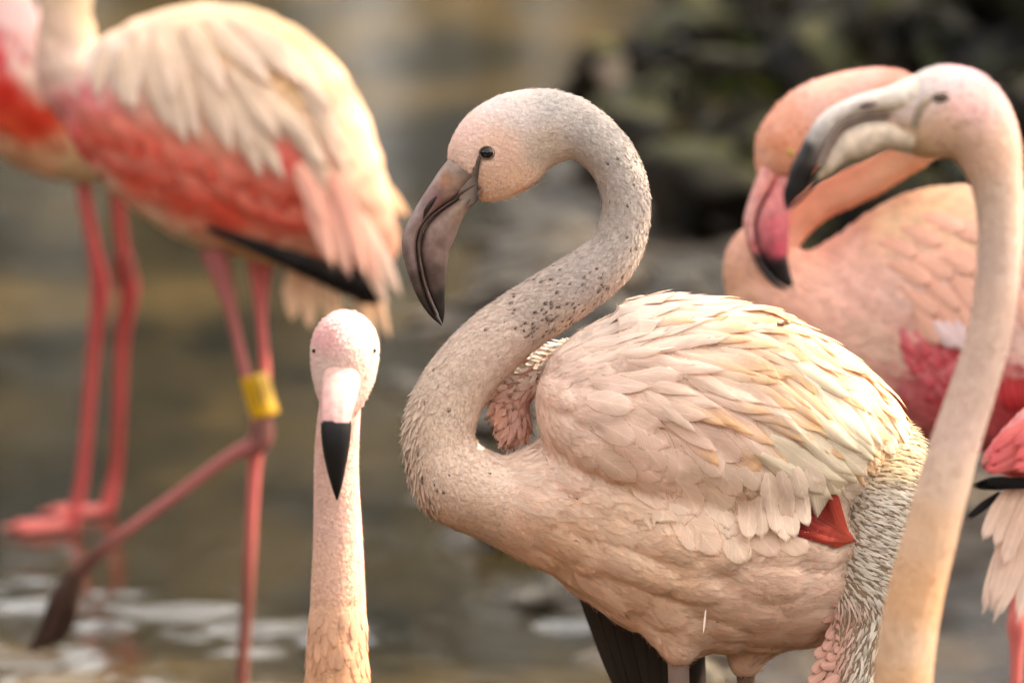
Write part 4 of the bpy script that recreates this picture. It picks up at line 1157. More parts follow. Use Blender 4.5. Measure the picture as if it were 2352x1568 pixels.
def surface_z(V, x, y, rad=30):
    d = (V[:, 0] - x) ** 2 + (V[:, 1] - y) ** 2
    c = np.where(d < rad * rad)[0]
    if len(c) == 0: c = np.array([d.argmin()])
    return V[c, 2].min()

def hidden_head(b, neck_end, facing, r=60, col=(238, 190, 168)):
    """head and bill of a bird whose head lies outside the frame"""
    x, y, z = neck_end
    s = facing
    top = [(x + s * 60, y - 30), (x + s * 130, y - 10), (x + s * 200, y + 60), (x + s * 215, y + 140), (x + s * 190, y + 200)]
    com = [(x + s * 60, y + 10), (x + s * 125, y + 30), (x + s * 175, y + 80), (x + s * 195, y + 140), (x + s * 188, y + 198)]
    low = [(x + s * 55, y + 55), (x + s * 110, y + 75), (x + s * 145, y + 110), (x + s * 172, y + 160), (x + s * 186, y + 199)]
    cl = [(x + s * 90, y, 232, 176, 164), (x + s * 150, y + 60, 228, 160, 150), (x + s * 205, y + 130, 24, 20, 20), (x + s * 185, y + 190, 18, 16, 16)]
    bill_part(b, 'upper_bill', top, com, [30, 28, 24, 16, 3], cl, cz=z); bill_part(b, 'lower_bill', com, low, [28, 26, 22, 14, 2], cl, cz=z)
    for q in (-1, 1):
        V, Q = uv_sphere((x + s * 25, y - 12, z + q * 44), 11); b.part('eye', V, Q[:, ::-1], M_IRIS)

M_BROWN, _nt, _bs, _o = new_mat('brown_eye')
_bs.inputs['Base Color'].default_value = (.07, .045, .025, 1); _bs.inputs['Roughness'].default_value = .15

# --- bird facing the camera, bill hanging before its upright neck
f7 = crop(700, 720, 1.589)
D = Bird('pink flamingo with an upright neck facing front, black tipped bill pointing down', 8.18, 780, 1000, (790, 2760, 250))
s7 = 1 / (1.589 * 1.0884)
def c7(x, y, z, r, k): return (*f7(x, y), z * s7, r * s7, k)
D_HEAD = [c7(258, 205, -40, 118, 1.1), c7(258, 235, -45, 134, 1.15), c7(256, 310, -60, 132, 1.0), c7(250, 390, -85, 108, .85), c7(243, 452, -110, 82, .7)]
D_NECK = [c7(255, 240, 20, 110, 1), c7(248, 330, 60, 96, 1), c7(240, 430, 80, 84, 1), c7(226, 600, 86, 88, 1), c7(222, 750, 88, 90, 1), c7(228, 1000, 90, 99, 1), c7(228, 1300, 92, 114, 1), c7(224, 1568, 100, 128, 1), c7(224, 1900, 130, 150, 1), c7(230, 2150, 220, 230, 1), c7(236, 2300, 420, 330, 1.05), c7(240, 2330, 700, 340, 1.1), c7(240, 2260, 980, 200, 1.1), c7(240, 2220, 1120, 60, 1)]
DC = [(*f7(250, 120), 243, 208, 204), (*f7(200, 190), 241, 186, 182), (*f7(330, 200), 247, 212, 200), (*f7(180, 330), 243, 212, 200), (*f7(350, 330), 247, 214, 198), (*f7(250, 420), 241, 194, 184),
      (*f7(230, 600), 243, 196, 182), (*f7(230, 900), 243, 198, 180), (*f7(230, 1150), 241, 194, 170), (*f7(230, 1350), 237, 184, 150), (*f7(230, 1500), 233, 176, 136), (*f7(230, 1700), 229, 168, 128), (*f7(230, 2200), 239, 188, 166)]
def d_nk(P): return P[:, 1] < f7(0, 1250)[1]
V, Q, DCF, DFL = soft_bird(D, [D_NECK, D_HEAD], DC, vox=7, k=30, spacing=18, length=58, width=9, lift=.05, fuzz=7000, fuzz_len=6, lump=1.5, is_nk=d_nk, neck_spacing=7.5, flow=lambda P: D.spine_flow(P, [D_NECK]))
DB = [(*f7(240, 300), 246, 214, 202), (*f7(215, 420), 240, 186, 184), (*f7(290, 420), 246, 210, 200), (*f7(230, 505), 240, 190, 188), (*f7(180, 545), 20, 16, 16), (*f7(230, 545), 20, 16, 16), (*f7(280, 545), 20, 16, 16), (*f7(230, 660), 18, 15, 15), (*f7(230, 760), 18, 15, 15), (*f7(230, 830), 18, 15, 15)]
sec = []
for x, y, z, hw, hz in [(252, 265, -140, 40, 36), (250, 310, -148, 62, 46), (246, 370, -172, 76, 56), (238, 440, -206, 71, 60), (229, 510, -236, 62, 56), (228, 580, -250, 59, 50), (227, 650, -255, 50, 42), (228, 720, -252, 36, 32), (230, 785, -243, 20, 20), (231, 838, -232, 3, 4)]:
    cx_, cy_ = f7(x, y); sec.append([cx_, cy_, z * s7, hw * s7, 0, 0, 0, 0, hz * s7])
Vb, Qb = loft(sec, 28, 90, 2.3)
Cb = lin(np.clip(idw(Vb, DB, 6), 0, 255))
edge_ = f7(0, 527)[1] + 3.0 * np.sin(Vb[:, 0] * .9)
pk = lin((244, 206, 198)); tt = smooth((Vb[:, 1] - f7(0, 300)[1]) / 90)[:, None]
Cb = np.where((Vb[:, 1] > edge_)[:, None], lin((20, 17, 17)), lin((234, 184, 172)) * (1 - tt) + lin((232, 178, 172)) * tt)
D.part('upper_bill', Vb, Qb, M_HORN, Cb)
sec2 = [[a[0], a[1] + (4 if i < 8 else -4), a[2] + 34 - 2 * i, a[3] * .92, 0, 0, 0, 0, a[8] * .8] for i, a in enumerate(sec)]
Vb, Qb = loft(sec2, 24, 60, 2.3)
D.part('lower_bill', Vb, Qb, M_HORN, np.where((Vb[:, 1] > f7(0, 560)[1])[:, None], lin((20, 17, 17)), lin((236, 182, 176))))
for x in (142, 372):
    ex_, ey_ = f7(x, 248)
    V, Q = uv_sphere((ex_, ey_, -116 * s7), 8.5, sc=(.9, .8, 1)); e_ = D.part('eye', V, Q[:, ::-1], M_IRIS)
    V, Q = uv_sphere((ex_ + (-2.5 if x < 200 else 2.5), ey_, -116 * s7 - 5), 4.8); o = make_obj('pupil', D.loc(V), Q[:, ::-1], M_EYE, parent=e_)
for x in (-95, 95):
    hx = f7(236 + x, 0)[0]; hz = 640 * s7
    ft = foot_on_ground(D, hx, hz); hip = np.array([hx, f7(0, 2560)[1], hz]); leg(D, hip, hip + (ft - hip) * .4 + np.array([0, 0, 12.]), ft, r=(22, 18, 26, 14, 14), col=(206, 120, 110), facing=np.array([0, 0, -1.]))
D.finish_body()

# --- bird at the right with a beige neck, head turned over the preening one
f6 = crop(1700, 100, 1.742); s6 = 1 / (1.742 * 1.0884)
f8 = crop(1900, 900, 1.942); s8 = 1 / (1.942 * 1.0884)
Cb_ = Bird('beige flamingo with tall plain neck and cream bill, black at the tip', 7.5, 2250, 900, (2330, 2950, 60))
def c6(x, y, z, r, k): return (*f6(x, y), z * s6, r * s6, k)
def c8(x, y, z, r, k): return (*f8(x, y), z * s8, r * s8, k)
C_CH = [c6(1030, 335, 0, 150, .72), c6(1090, 330, 0, 185, .72), c6(1160, 312, 0, 204, .74), c6(1240, 330, 0, 192, .78), c6(1322, 430, 0, 158, .86), c6(1372, 580, 0, 122, .95), c6(1392, 760, 0, 102, .98), c6(1388, 980, 0, 97, 1), c6(1362, 1200, 0, 97, 1),
        c8(1080, 0, 0, 112, 1), c8(950, 400, 0, 122, 1), c8(840, 800, 0, 131, 1), c8(742, 1200, 0, 140, 1), c8(692, 1568, 0, 146, 1), c8(700, 1900, 20, 160, 1), c8(850, 2250, 40, 260, .9), c8(1150, 2420, 60, 400, .8), c8(1600, 2480, 80, 430, .75), c8(2050, 2560, 90, 250, .75), c8(2300, 2620, 90, 80, .8)]
CC = [(*f6(1200, 150), 249, 204, 204), (*f6(1060, 150), 227, 214, 208), (*f6(1000, 200), 225, 208, 206), (*f6(1250, 280), 247, 200, 192), (*f6(1150, 420), 237, 194, 166), (*f6(1030, 490), 233, 194, 154), (*f6(1300, 520), 235, 192, 166), (*f6(1400, 700), 227, 196, 176), (*f6(1390, 950), 223, 192, 176), (*f6(1360, 1200), 227, 194, 176),
      (*f8(1080, 50), 225, 192, 176), (*f8(980, 350), 235, 202, 186), (*f8(900, 600), 237, 204, 182), (*f8(820, 800), 237, 196, 162), (*f8(760, 1150), 233, 184, 142), (*f8(720, 1400), 237, 198, 166), (*f8(700, 1568), 235, 188, 146), (*f8(1300, 2300), 243, 198, 176)]
def c_nk(P): return (P[:, 1] < f8(0, 1900)[1])
def c_tip(P, c0):
    d = (RNG.random(len(P)) < .012 * ((P[:, 1] > 420) & (P[:, 1] < 1300))); c = c0 * RNG.uniform(.82, 1.06, (len(P), 1)); c[d] = lin((120, 98, 84)); return c
V, Q, _, _ = soft_bird(Cb_, [C_CH], CC, vox=8, k=20, spacing=34, length=70, width=22, fuzz=12000, fuzz_len=10, lump=2, is_nk=c_nk, neck_spacing=11, tipc=c_tip)
c_cul = [f6(*p) for p in [(1040, 150), (975, 172), (900, 205), (760, 243), (650, 293), (572, 370), (535, 450), (480, 555), (447, 680), (460, 742)]]
c_com = [f6(*p) for p in [(1030, 360), (950, 335), (880, 325), (780, 337), (700, 372), (640, 445), (598, 545), (550, 640), (500, 700), (464, 741)]]
c_com2 = [f6(*p) for p in [(1030, 372), (950, 349), (880, 339), (785, 350), (708, 385), (652, 455), (610, 552), (558, 646), (505, 703), (466, 742)]]
c_low = [f6(*p) for p in [(1010, 500), (900, 478), (850, 500), (780, 522), (715, 535), (660, 590), (612, 615), (560, 668), (505, 722), (468, 744)]]
CBC = [(*f6(950, 230), 222, 208, 196), (*f6(760, 270), 214, 200, 192), (*f6(620, 340), 218, 206, 198), (*f6(585, 420), 190, 180, 174), (*f6(900, 420), 224, 200, 178), (*f6(760, 450), 226, 202, 180), (*f6(660, 520), 224, 202, 182), (*f6(630, 590), 190, 168, 140), (*f6(540, 470), 40, 38, 40), (*f6(500, 570), 30, 28, 30), (*f6(560, 600), 28, 26, 28), (*f6(470, 700), 24, 22, 24), (*f6(980, 330), 206, 180, 150)]
bill_part(Cb_, 'upper_bill', c_cul, c_com, [60, 56, 50, 44, 40, 34, 26, 18, 8, 2], CBC)
bill_part(Cb_, 'lower_bill', c_com2, c_low, [56, 52, 46, 42, 38, 30, 22, 14, 7, 2], CBC)
V, Q = tube([(*f6(x, y), 0, 8) for x, y in [(1000, 352), (940, 338), (880, 331), (782, 343), (704, 378), (646, 450), (604, 548)]], 8, 30); V[:, 2] = V[:, 2] * 5
Cb_.part('gape', V, Q, M_HORN, lin((150, 128, 118)))
V, Q = tube([(*f6(775, 292), -47, 2), (*f6(810, 285), -48, 6), (*f6(860, 278), -47, 2)], 8, 12); Cb_.part('nostril', V, Q, M_HORN, lin((90, 66, 70)))
V, Q = uv_sphere((*f6(1135, 258), -68), 17, sc=(1.5, .85, .8)); Cb_.part('eye', V, Q[:, ::-1], M_BROWN)
V, Q = tube([(*f6(1090, 258), -66, 9), (*f6(1050, 290), -66, 12), (*f6(1015, 380), -60, 10)], 8, 14); Cb_.part('lore', V, Q, M_HORN, lin((160, 140, 120)))
for z in (20, 100):
    ft = foot_on_ground(Cb_, 2700, z); hip = np.array([2690., f8(0, 2800)[1], z]); leg(Cb_, hip, hip + (ft - hip) * .42 + np.array([12, 0, 0]), ft, r=(22, 18, 26, 14, 14), col=(170, 130, 116))
Cb_.finish_body()

# --- salmon bird preening behind the main one
E = Bird('salmon pink flamingo resting its pink and black bill on its own neck', 9.75, 2150, 700, (2330, 2300, 100))
E_HEAD = [c6(405, 560, -20, 72, .7), c6(440, 500, -20, 118, .7), c6(495, 440, -20, 158, .7), c6(600, 352, -10, 168, .75), c6(750, 282, 0, 148, .85), c6(900, 250, 10, 128, .95), c6(1030, 290, 20, 108, 1), c6(1085, 385, 60, 92, 1), c6(1040, 465, 110, 84, 1), c6(957, 522, 140, 82, 1), c6(850, 590, 150, 82, 1), c6(740, 645, 150, 82, 1), c6(595, 712, 150, 84, 1), c6(445, 830, 140, 104, 1), c6(350, 960, 140, 150, 1), c6(420, 1120, 150, 210, 1)]
E_BODY = [c6(420, 1120, 150, 205, 1), c6(680, 1235, 200, 335, .75), c6(950, 1215, 220, 448, .64), c6(1200, 1190, 220, 560, .58), c6(1450, 1240, 220, 560, .58), c6(1720, 1340, 220, 410, .6), c6(1950, 1440, 220, 180, .6)]
EC = [(*f6(400, 380), 249, 186, 160), (*f6(420, 470), 245, 168, 130), (*f6(360, 520), 245, 188, 160), (*f6(600, 250), 250, 198, 182), (*f6(800, 180), 250, 196, 182), (*f6(900, 220), 249, 178, 156), (*f6(560, 560), 245, 168, 134), (*f6(750, 600), 245, 174, 142), (*f6(950, 560), 249, 186, 150), (*f6(600, 760), 245, 172, 140),
      (*f6(240, 850), 247, 194, 170), (*f6(230, 1050), 243, 188, 158), (*f6(450, 1150), 245, 188, 166), (*f6(700, 1050), 249, 196, 178), (*f6(700, 900), 250, 198, 178), (*f6(900, 800), 250, 208, 170), (*f6(1100, 720), 250, 208, 166), (*f6(1200, 850), 250, 204, 172), (*f6(1000, 1000), 250, 209, 196), (*f6(900, 1100), 249, 204, 188), (*f6(800, 1300), 245, 204, 182), (*f6(950, 1350), 245, 206, 184), (*f6(700, 1450), 243, 188, 166), (*f6(1450, 900), 250, 209, 194), (*f6(1460, 1300), 250, 209, 194), (*f6(1080, 1380), 219, 86, 96), (*f6(1020, 1440), 225, 110, 116), (*f6(1150, 1460), 211, 68, 78), (*f6(1460, 1520), 211, 68, 76)]
def e_flow(P):
    b_ = smooth((P[:, 0] - f6(480, 0)[0]) / 80) * smooth((P[:, 1] - f6(0, 760)[1] + (P[:, 0] - f6(560, 0)[0]) * .5) / 40)
    b_ = np.where(e_nk(P), 0, b_)
    return E.spine_flow(P, [E_HEAD]) * (1 - b_[:, None]) + ang(np.full(len(P), 35.)) * b_[:, None]
def e_nk(P): return (P[:, 1] < f6(0, 880)[1] - (P[:, 0] - f6(560, 0)[0]) * .62) | (P[:, 0] < f6(430, 0)[0]) & (P[:, 1] < f6(0, 1050)[1])
V, Q, ECF, EFL = soft_bird(E, [E_HEAD, E_BODY], EC, vox=8, k=12, spacing=16, length=50, width=13, flow=e_flow, fuzz=9000, fuzz_len=12, lump=1.2, is_nk=e_nk, neck_spacing=12)
e_cul = [f6(*p) for p in [(352, 545), (335, 590), (302, 680), (273, 780), (284, 862), (314, 940), (350, 1010), (410, 1076), (492, 1113)]]
e_com = [f6(*p) for p in [(420, 600), (372, 680), (338, 740), (322, 810), (332, 900), (368, 980), (425, 1052), (490, 1108)]]
e_low = [f6(*p) for p in [(490, 600), (482, 690), (478, 780), (472, 880), (466, 950), (480, 1020), (500, 1090)]]
EB = [(*f6(340, 620), 236, 160, 150), (*f6(300, 740), 232, 168, 160), (*f6(290, 840), 226, 160, 154), (*f6(320, 905), 200, 110, 110), (*f6(420, 700), 232, 140, 140), (*f6(400, 820), 224, 112, 122), (*f6(430, 920), 214, 90, 106), (*f6(330, 965), 26, 20, 20), (*f6(440, 985), 26, 20, 20), (*f6(400, 1000), 24, 20, 20), (*f6(480, 1080), 20, 18, 18)]
bill_part(E, 'upper_bill', e_cul, e_com, [40, 38, 34, 30, 26, 20, 12, 3], EB, cz=-24)
bill_part(E, 'lower_bill', e_com, e_low, [38, 36, 34, 30, 24, 16, 8, 2], EB, cz=-24)
V, Q = tube([(*f6(x, y), -44, 4.5) for x, y in [(385, 665), (345, 735), (325, 810), (334, 900)]], 8, 16); E.part('gape', V, Q, M_HORN, lin((120, 60, 64)))
V, Q = uv_sphere((*f6(478, 492), -62), 8); E.part('eye', V, Q[:, ::-1], M_IRIS)
zs = lambda x, y: surface_z(V_E, x, y)
V_E = E.bodyV[0]; OVE = (V_E, vert_normals(V_E, E.bodyQ[0]))
rows = []
for i in range(60):                                        # coral shoulder of the folded wing
    x, y = f6(RNG.uniform(960, 1260), RNG.uniform(1250, 1500)); rows.append((x, y, zs(x, y) - 5, RNG.normal(72, 14), RNG.uniform(60, 90), RNG.uniform(15, 21)))
lay_feathers(E, 'covert_feather', rows, (238, 142, 146), (220, 78, 88), 'round', curl=0, vary=.15, tip_from=.1, over=OVE, layer=3)
rows = [(*f6(x, y), zs(*f6(x, y)) - 12, a, 80, 22) for x, y, a in [(1100, 1230, 48), (1150, 1225, 58), (1190, 1220, 70), (1230, 1230, 80), (1280, 1220, 75)]]
lay_feathers(E, 'scapular_feather', rows, (246, 216, 214), (246, 220, 218), 'round', over=OVE, base=9)
rows = [(*f6(x, y), zs(*f6(x, y)) - 7, a, 120, 26) for x, y, a in [(850, 850, 30), (950, 800, 28), (1050, 740, 28), (1150, 760, 35), (900, 960, 28), (1000, 930, 30), (1100, 900, 32), (1200, 900, 45), (950, 1060, 40), (1050, 1030, 42), (1150, 1010, 50), (1000, 1150, 55), (1100, 1120, 55), (1180, 1100, 62), (1420, 800, 45), (1460, 950, 55), (1450, 1100, 60)]]
lay_feathers(E, 'scapular_feather', rows, (246, 188, 164), (247, 194, 172), 'round', vary=.04, over=OVE)
rows = [(*f6(x, y), zs(*f6(x, y)) - 7, 78, 95, 16) for x, y in [(1400, 1490), (1430, 1480), (1465, 1480), (1500, 1470)]]
lay_feathers(E, 'covert_feather', rows, (214, 70, 72), (196, 40, 48), 'round', over=OVE)
for x, z in ((2330, 60), (2400, 150)):
    ft = foot_on_ground(E, x, z); hip = np.array([x, f6(0, 1650)[1], z * 1.]); leg(E, hip, hip + (ft - hip) * .45 + np.array([12, 0, 0]), ft, r=(26, 16, 24, 13, 13), col=(226, 120, 112))
E.finish_body()

# --- bird cut off at the right: coral wing, black quills, pale tail feathers
F = Bird('flamingo with coral wing, black quill edge and drooping pale tail plumes', 9.05, 2350, 1100, (2560, 2450, 30))
F_CH = [c8(2330, -900, 0, 70, .8), c8(2420, -960, 0, 110, .8), c8(2520, -880, 0, 110, .9), c8(2560, -650, 0, 100, 1), c8(2480, -350, 0, 105, 1), c8(2380, -100, 0, 130, 1), c8(2250, 120, 0, 230, .9), c8(1950, 270, 0, 320, .75), c8(1650, 340, 0, 300, .7), c8(1400, 400, 0, 205, .65), c8(1220, 455, 0, 112, .6), c8(1120, 500, 0, 52, .6)]
FC = [(*f8(1200, 300), 236, 130, 128), (*f8(1150, 450), 234, 120, 122), (*f8(1260, 420), 220, 80, 84), (*f8(1270, 240), 240, 170, 164), (*f8(1100, 540), 238, 170, 160), (*f8(1500, 300), 238, 150, 146), (*f8(1800, 200), 240, 190, 176), (*f8(2300, 0), 240, 190, 172)]
V, Q, _, _ = soft_bird(F, [F_CH], FC, vox=10, k=20, spacing=30, length=66, width=20, fuzz=3000, fuzz_len=12, lump=3)
hidden_head(F, (*f8(2400, -950), 0.0), -1)
V_F = V
rows = [(*f8(x, y), surface_z(V_F, *f8(x, y)) - 6, a, l, 21) for x, y, a, l in [(1330, 280, 142, 130), (1340, 350, 146, 140), (1350, 420, 155, 140), (1300, 470, 165, 110), (1420, 250, 140, 130), (1450, 340, 148, 130), (1480, 430, 160, 140), (1260, 330, 130, 110)]]
lay_feathers(F, 'covert_feather', rows, (236, 130, 126), (226, 104, 108), 'round', vary=.16, lift=.03, sink=.03)
rows = [(*f8(1330, 585 + 5 * i), -66 - 3 * i, 176 + 2.5 * i, 155 - 8 * i, 15) for i in range(4)]
lay_feathers(F, 'flight_feather', rows, (24, 20, 20), (22, 18, 18), 'long')
rows = [(*f8(1160, 640), -30, 138, 100, 9), (*f8(1140, 655), -26, 142, 92, 9)]
lay_feathers(F, 'flight_feather', rows, (30, 25, 25), (26, 22, 22), 'point')
rows = [(*f8(1215, 610), -40, 118, 145, 20), (*f8(1250, 620), -44, 112, 152, 20), (*f8(1290, 600), -36, 106, 310, 26), (*f8(1330, 600), -30, 112, 330, 30), (*f8(1370, 610), -26, 110, 340, 30), (*f8(1310, 620), -50, 110, 200, 22), (*f8(1420, 620), -20, 105, 330, 28)]
lay_feathers(F, 'tail_feather', rows, (236, 200, 178), (242, 214, 198), 'round', vary=.05, cup=.25)
for x, z in ((2620, 0), (2690, 60)):
    ft = foot_on_ground(F, x, z); hip = np.array([x, f8(0, 600)[1], z * 1.]); leg(F, hip, hip + (ft - hip) * .42 + np.array([-12, 0, 0]), ft, r=(26, 16, 24, 13, 13), col=(214, 96, 92), facing=np.array([1., 0, 0]))
F.finish_body()

# --- big pink bird at the left standing on one leg
f4 = crop(0, 0, 1.742); s4 = 1 / (1.742 * 1.0884)
f5 = crop(0, 800, 1.729); s5 = 1 / (1.729 * 1.0884)
A = Bird('flamingo with ivory back plumes over coral wing, yellow ring on lifted leg', 11.1, 540, 400, f5(1040, 1568) + (0,))
def c4(x, y, z, r, k): return (*f4(x, y), z * s4, r * s4, k)
A_CH = [c4(60, -640, 60, 90, .8), c4(130, -700, 60, 110, .8), c4(250, -680, 60, 110, .85), c4(330, -540, 60, 100, 1), c4(330, -330, 60, 100, 1), c4(300, -100, 50, 108, 1), c4(285, 120, 40, 122, 1), c4(320, 330, 30, 160, 1), c4(470, 450, 20, 210, .9), c4(640, 470, 0, 360, .72), c4(820, 500, 0, 470, .62), c4(1000, 560, 0, 530, .58), c4(1190, 690, 0, 452, .58), c4(1390, 880, 0, 305, .58), c4(1540, 1000, 0, 190, .6), c4(1640, 1090, 0, 90, .6)]
AC = [(*f4(250, 100), 236, 200, 176), (*f4(380, 60), 246, 214, 176), (*f4(300, 300), 236, 204, 186), (*f4(450, 260), 236, 216, 202), (*f4(350, 450), 240, 138, 140), (*f4(400, 600), 236, 94, 82), (*f4(600, 750), 234, 88, 66), (*f4(800, 850), 232, 90, 68), (*f4(1000, 920), 232, 86, 64), (*f4(1250, 900), 234, 90, 70), (*f4(1220, 720), 240, 108, 98), (*f4(450, 820), 240, 190, 164), (*f4(650, 980), 240, 200, 170), (*f4(800, 1080), 236, 206, 172), (*f4(1000, 1150), 228, 196, 156), (*f4(1200, 1180), 232, 190, 150), (*f4(1400, 1150), 236, 170, 140), (*f4(700, 300), 240, 216, 194), (*f4(900, 100), 246, 220, 184), (*f4(1100, 200), 242, 206, 160), (*f4(1300, 350), 242, 200, 150), (*f4(1450, 500), 244, 214, 182), (*f4(1000, 450), 238, 206, 180), (*f4(1200, 500), 238, 204, 176), (*f4(1450, 800), 240, 206, 186), (*f4(1600, 800), 244, 206, 176), (*f4(1550, 1000), 240, 180, 152), (*f4(0, -600), 240, 190, 170)]
V, Q, ACF, AFL = soft_bird(A, [A_CH], AC, vox=9, k=18, spacing=26, length=62, width=20, fuzz=9000, fuzz_len=13, lump=3, flow=lambda P: np.where((P[:, 1] < f4(0, 150)[1])[:, None] & (P[:, 0] < f4(450, 0)[0])[:, None], A.spine_flow(P, [A_CH]), ang(np.full(len(P), 55.))))
V_A = V; OVA = (V, vert_normals(V, Q))
az = lambda x, y, o=8: surface_z(V_A, x, y) - o
hidden_head(A, (*f4(130, -690), 60 * s4), -1)
rows = []
for i in range(44):                                        # coral coverts low on the wing
    t = (i % 22) / 21; r_ = i // 22
    x, y = f4(330 + 980 * t + RNG.normal(0, 12), 560 + 300 * t - 60 * r_ + RNG.normal(0, 14) + (60 if r_ == 0 else 0)); rows.append((x, y, az(x, y), 50 + 22 * t * 0 + RNG.normal(0, 8), RNG.uniform(90, 130), RNG.uniform(19, 27)))
lay_feathers(A, 'covert_feather', rows, (240, 138, 118), (228, 86, 66), 'round', vary=.2, tip_from=.2, over=OVA, cup=.12, layer=3.5)
ivory = [(450, 200, 92, 250, 46), (530, 190, 86, 300, 50), (560, 180, 80, 330, 48), (630, 200, 74, 420, 52), (700, 240, 72, 440, 54), (760, 260, 70, 400, 50), (880, 300, 70, 420, 56), (930, 330, 64, 400, 56), (1000, 430, 68, 420, 50), (1060, 480, 62, 380, 46), (1000, 300, 54, 420, 58), (1100, 360, 50, 420, 60), (1180, 420, 50, 420, 58), (1120, 560, 62, 280, 44),
         (800, 90, 60, 420, 60), (900, 60, 52, 460, 64), (1000, 60, 48, 480, 66), (1100, 70, 50, 480, 66), (1180, 120, 52, 480, 62), (1250, 200, 56, 460, 60), (1330, 300, 60, 440, 56), (1380, 420, 64, 420, 52), (680, 120, 74, 380, 54), (600, 110, 84, 330, 50), (1250, 480, 56, 360, 56), (1330, 600, 62, 360, 50)]
rows = [(*f4(x, y), az(*f4(x, y), 14 + (i % 3) * 3), a + RNG.normal(0, 2), l * s4, w * s4) for i, (x, y, a, l, w) in enumerate(ivory)]
lay_feathers(A, 'scapular_feather', rows, (236, 206, 180), (240, 214, 196), 'point', vary=.07, cup=.5, over=OVA, base=9, layer=16)
rows = [(*f4(x, y), az(*f4(x, y), 16), a, l * s4, w * s4) for x, y, a, l, w in [(1330, 780, 72, 430, 46), (1390, 830, 70, 430, 46), (1300, 720, 66, 300, 46), (1450, 760, 72, 500, 48), (1500, 820, 70, 480, 46)]]
lay_feathers(A, 'tertial_feather', rows, (240, 178, 158), (238, 186, 166), 'point', vary=.05, lift=.0)
rows = [(*f4(x, y), az(*f4(x, y), 10), a, l * s4, w * s4) for x, y, a, l, w in [(1520, 940, 66, 440, 44), (1540, 900, 62, 470, 46), (1560, 1000, 70, 380, 40)]]
lay_feathers(A, 'tertial_feather', rows, (243, 214, 194), (243, 206, 182), 'point', vary=.03)
rows = [(*f4(905 + 95 * i, 992 + 34 * i), az(*f4(905 + 95 * i, 992 + 34 * i), 10) - 3, 21 + i * .8, (400 - 26 * i) * s4, (26 + 8 * i) * s4) for i in range(7)]
lay_feathers(A, 'flight_feather', rows, (26, 21, 20), (22, 18, 18), 'long', vary=.2, curl=0)
rows = [(*f4(x, y), z, a, l * s4, w * s4) for x, y, z, a, l, w in [(1560, 720, 30, 50, 300, 46), (1590, 760, 34, 44, 280, 44), (1600, 820, 28, 60, 300, 44), (1620, 860, 24, 72, 280, 40), (1560, 1100, 10, 70, 420, 40), (1520, 1120, 16, 74, 440, 40), (1420, 1150, 20, 82, 330, 50), (1340, 1150, 24, 88, 300, 50), (1280, 1150, 24, 92, 260, 50)]]
lay_feathers(A, 'tail_feather', rows, (240, 196, 160), (242, 196, 160), 'point', vary=.06)
# lifted leg with ring, and the standing leg
def p5(x, y, z, r): return (*f5(x, y), z, r * s5)
V, Q = tube([(*f4(930, 1080), -20, 34), p5(1000, -40, -20, 27), p5(1055, 200, -20, 25), p5(1105, 380, -20, 30), p5(1128, 440, -20, 50), p5(1124, 520, -20, 54), p5(1060, 555, -20, 36), p5(960, 610, -20, 27), p5(700, 800, -20, 25), p5(480, 960, -20, 26), p5(350, 1080, -20, 32), p5(320, 1115, -20, 40)], 12, 70)
tt = smooth((f5(600, 0)[0] - V[:, 0]) / 120)[:, None]; jn = np.exp(-((V[:, 0] - f5(1130, 0)[0]) ** 2 + (V[:, 1] - f5(0, 470)[1]) ** 2) / 40 ** 2)[:, None]
cl = lin((176, 104, 100)) * (1 - tt) + lin((92, 56, 46)) * tt
A.add_body(V, Q, cl * (1 - jn) + lin((112, 76, 70)) * jn, True)
for dx, dz, l in ((0, -14, 1.0), (46, 6, .8), (-34, 16, .85), (24, 20, .6)):       # folded toes hang together
    V, Q = tube([p5(325, 1100, -20, 38), p5(275 + dx * .7, 1200, -20 + dz, 36), p5(248 + dx * 1.2, 1290, -20 + dz, 26), p5(205 + dx * 1.1, 1370, -20 + dz, 19), p5(140 + dx * .4, 1370 + 60 * l, -20 + dz, 6)], 10, 24)
    A.add_body(V, Q, lin((66, 44, 34)), True)
ftA = foot_on_ground(A, f5(1035, 0)[0], 26)
V, Q = tube([(*f4(1130, 1080), 26, 34), p5(1128, -20, 26, 24), p5(1145, 220, 26, 23), p5(1140, 420, 26, 30), p5(1122, 500, 26, 40), p5(1104, 600, 26, 29), p5(1090, 800, 26, 25), p5(1068, 1200, 26, 25), p5(1045, 1500, 26, 25), (ftA[0], ftA[1], 26, 25 * s5)], 12, 60)
tt = smooth((V[:, 1] - f5(0, 700)[1]) / 300)[:, None]
A.add_body(V, Q, lin((214, 112, 108)) * (1 - tt) + lin((122, 68, 60)) * tt, True)
webbed_foot(A, ftA, np.array([-1., 0, -.3]), (122, 68, 60))
A.finish_body()
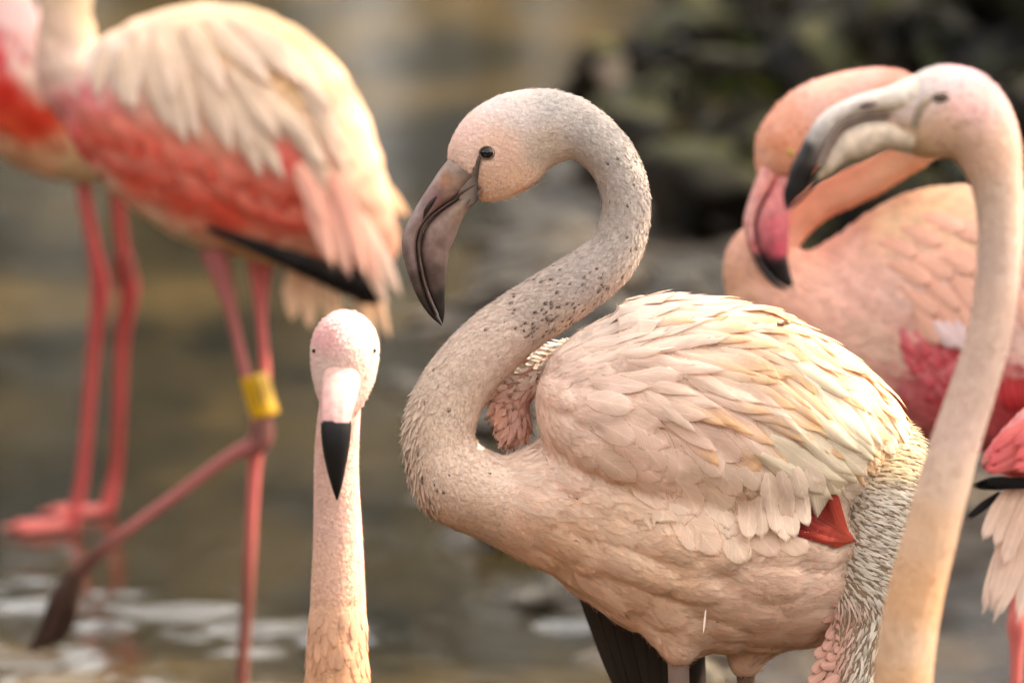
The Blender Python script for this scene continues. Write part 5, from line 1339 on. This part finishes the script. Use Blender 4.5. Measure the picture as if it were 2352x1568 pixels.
# plastic ring
r0, r1 = np.array(p5(1098, 240, -20, 1)[:3]), np.array(p5(1148, 412, -20, 1)[:3])
ax_ = (r1 - r0) / np.linalg.norm(r1 - r0); sd = np.cross(ax_, [0, 0, 1.]); dp = np.array([0, 0, 1.])
sec = [np.r_[r0 + (r1 - r0) * t, sd * w, dp * w] for t, w in ((0, 29), (.02, 33), (.5, 33), (.98, 33), (1, 29))]
V, Q = loft(sec, 20, 24, 2.0)
ring = A.part('leg_ring', V, Q, M_BAND)
for t0, sgn in ((.2, -.1), (.42, .1), (.64, -.05)):                     # worn dark print on the ring, unreadable
    c = r0 + (r1 - r0) * t0
    V = np.array([c + sd * (a * 9 + 4 * sgn) + ax_ * b * 10 - dp * 33.5 for a, b in ((-1, -1), (1, -1), (1, 1), (-1, 1))])
    V[:, 2] = -20 - np.sqrt(np.maximum(33.6 ** 2 - ((V - c) @ sd) ** 2, 0))
    o = make_obj('print_mark', A.loc(V), np.array([[0, 1, 2, 3]]), M_INK, parent=ring)

# --- coral bird behind it on two red legs
Bb = Bird('flamingo with bright coral red flank and straight red legs on a shoal', 12.4, 100, 250, f5(380, 900) + (0,))
B_CH = [c4(-520, -900, 0, 80, .8), c4(-430, -960, 0, 105, .8), c4(-330, -900, 0, 110, .9), c4(-290, -700, 0, 105, 1), c4(-230, -400, 0, 105, 1), c4(-80, -150, 0, 112, 1), c4(20, 60, 0, 140, 1), c4(20, 250, 0, 240, .8), c4(120, 400, 0, 300, .7), c4(300, 510, 0, 280, .66), c4(520, 560, 0, 220, .6), c4(720, 600, 0, 120, .6)]
BC_ = [(*f4(60, 60), 236, 196, 190), (*f4(80, 260), 238, 198, 186), (*f4(160, 330), 236, 196, 176), (*f4(10, 250), 226, 70, 74), (*f4(40, 420), 214, 52, 36), (*f4(150, 540), 206, 54, 30), (*f4(60, 560), 214, 74, 44), (*f4(30, 640), 236, 190, 150), (*f4(200, 700), 238, 176, 134), (*f4(320, 740), 228, 190, 142), (*f4(-200, -400), 238, 196, 184)]
V, Q, _, _ = soft_bird(Bb, [B_CH], BC_, vox=10, k=18, spacing=30, length=66, width=22, fuzz=3000, fuzz_len=14, lump=3, power=4.5)
hidden_head(Bb, (*f4(-420, -950), 0.0), -1)
for pts, foot in (([f4(360, 700), f4(365, 860), f4(405, 1080), f4(428, 1260), f5(400, 60), f5(375, 300), f5(335, 700)], (306, 905)), ([f4(500, 760), f4(505, 900), f4(520, 1080), f4(545, 1250), f5(505, 80), f5(485, 400), f5(465, 650)], (462, 840))):
    z0 = 0 if foot[0] < 400 else 30
    w = ground_at(*f5(*foot)); w[2] = max(float(ground_h(w[0], w[1])), 0) + .004
    fp = Bb.px(w)
    zs_ = np.linspace(z0, fp[2], len(pts))
    rr_ = [24, 28, 28, 42, 30, 26, 25]
    V, Q = tube([(p[0], p[1], z, r * s4) for p, z, r in zip(pts, zs_, rr_)] + [(fp[0], fp[1], fp[2], 17)], 12, 60)
    Bb.add_body(V, Q, lin((204, 84, 82)), True)
    webbed_foot(Bb, fp, np.array([-1., 0, -.15]), (226, 120, 112), size=150)
Bb.finish_body()
# old red ring on its straight leg
q0, q1 = np.array([*f4(535, 1115), 14.]), np.array([*f4(548, 1235), 15.])
V, Q = tube([np.r_[q0, 22], np.r_[q0 * .97 + q1 * .03, 25], np.r_[(q0 + q1) / 2, 25.5], np.r_[q0 * .03 + q1 * .97, 25], np.r_[q1, 22]], 16, 24)
Bb.part('leg_ring', V, Q, M_HORN, lin((132, 40, 28)))
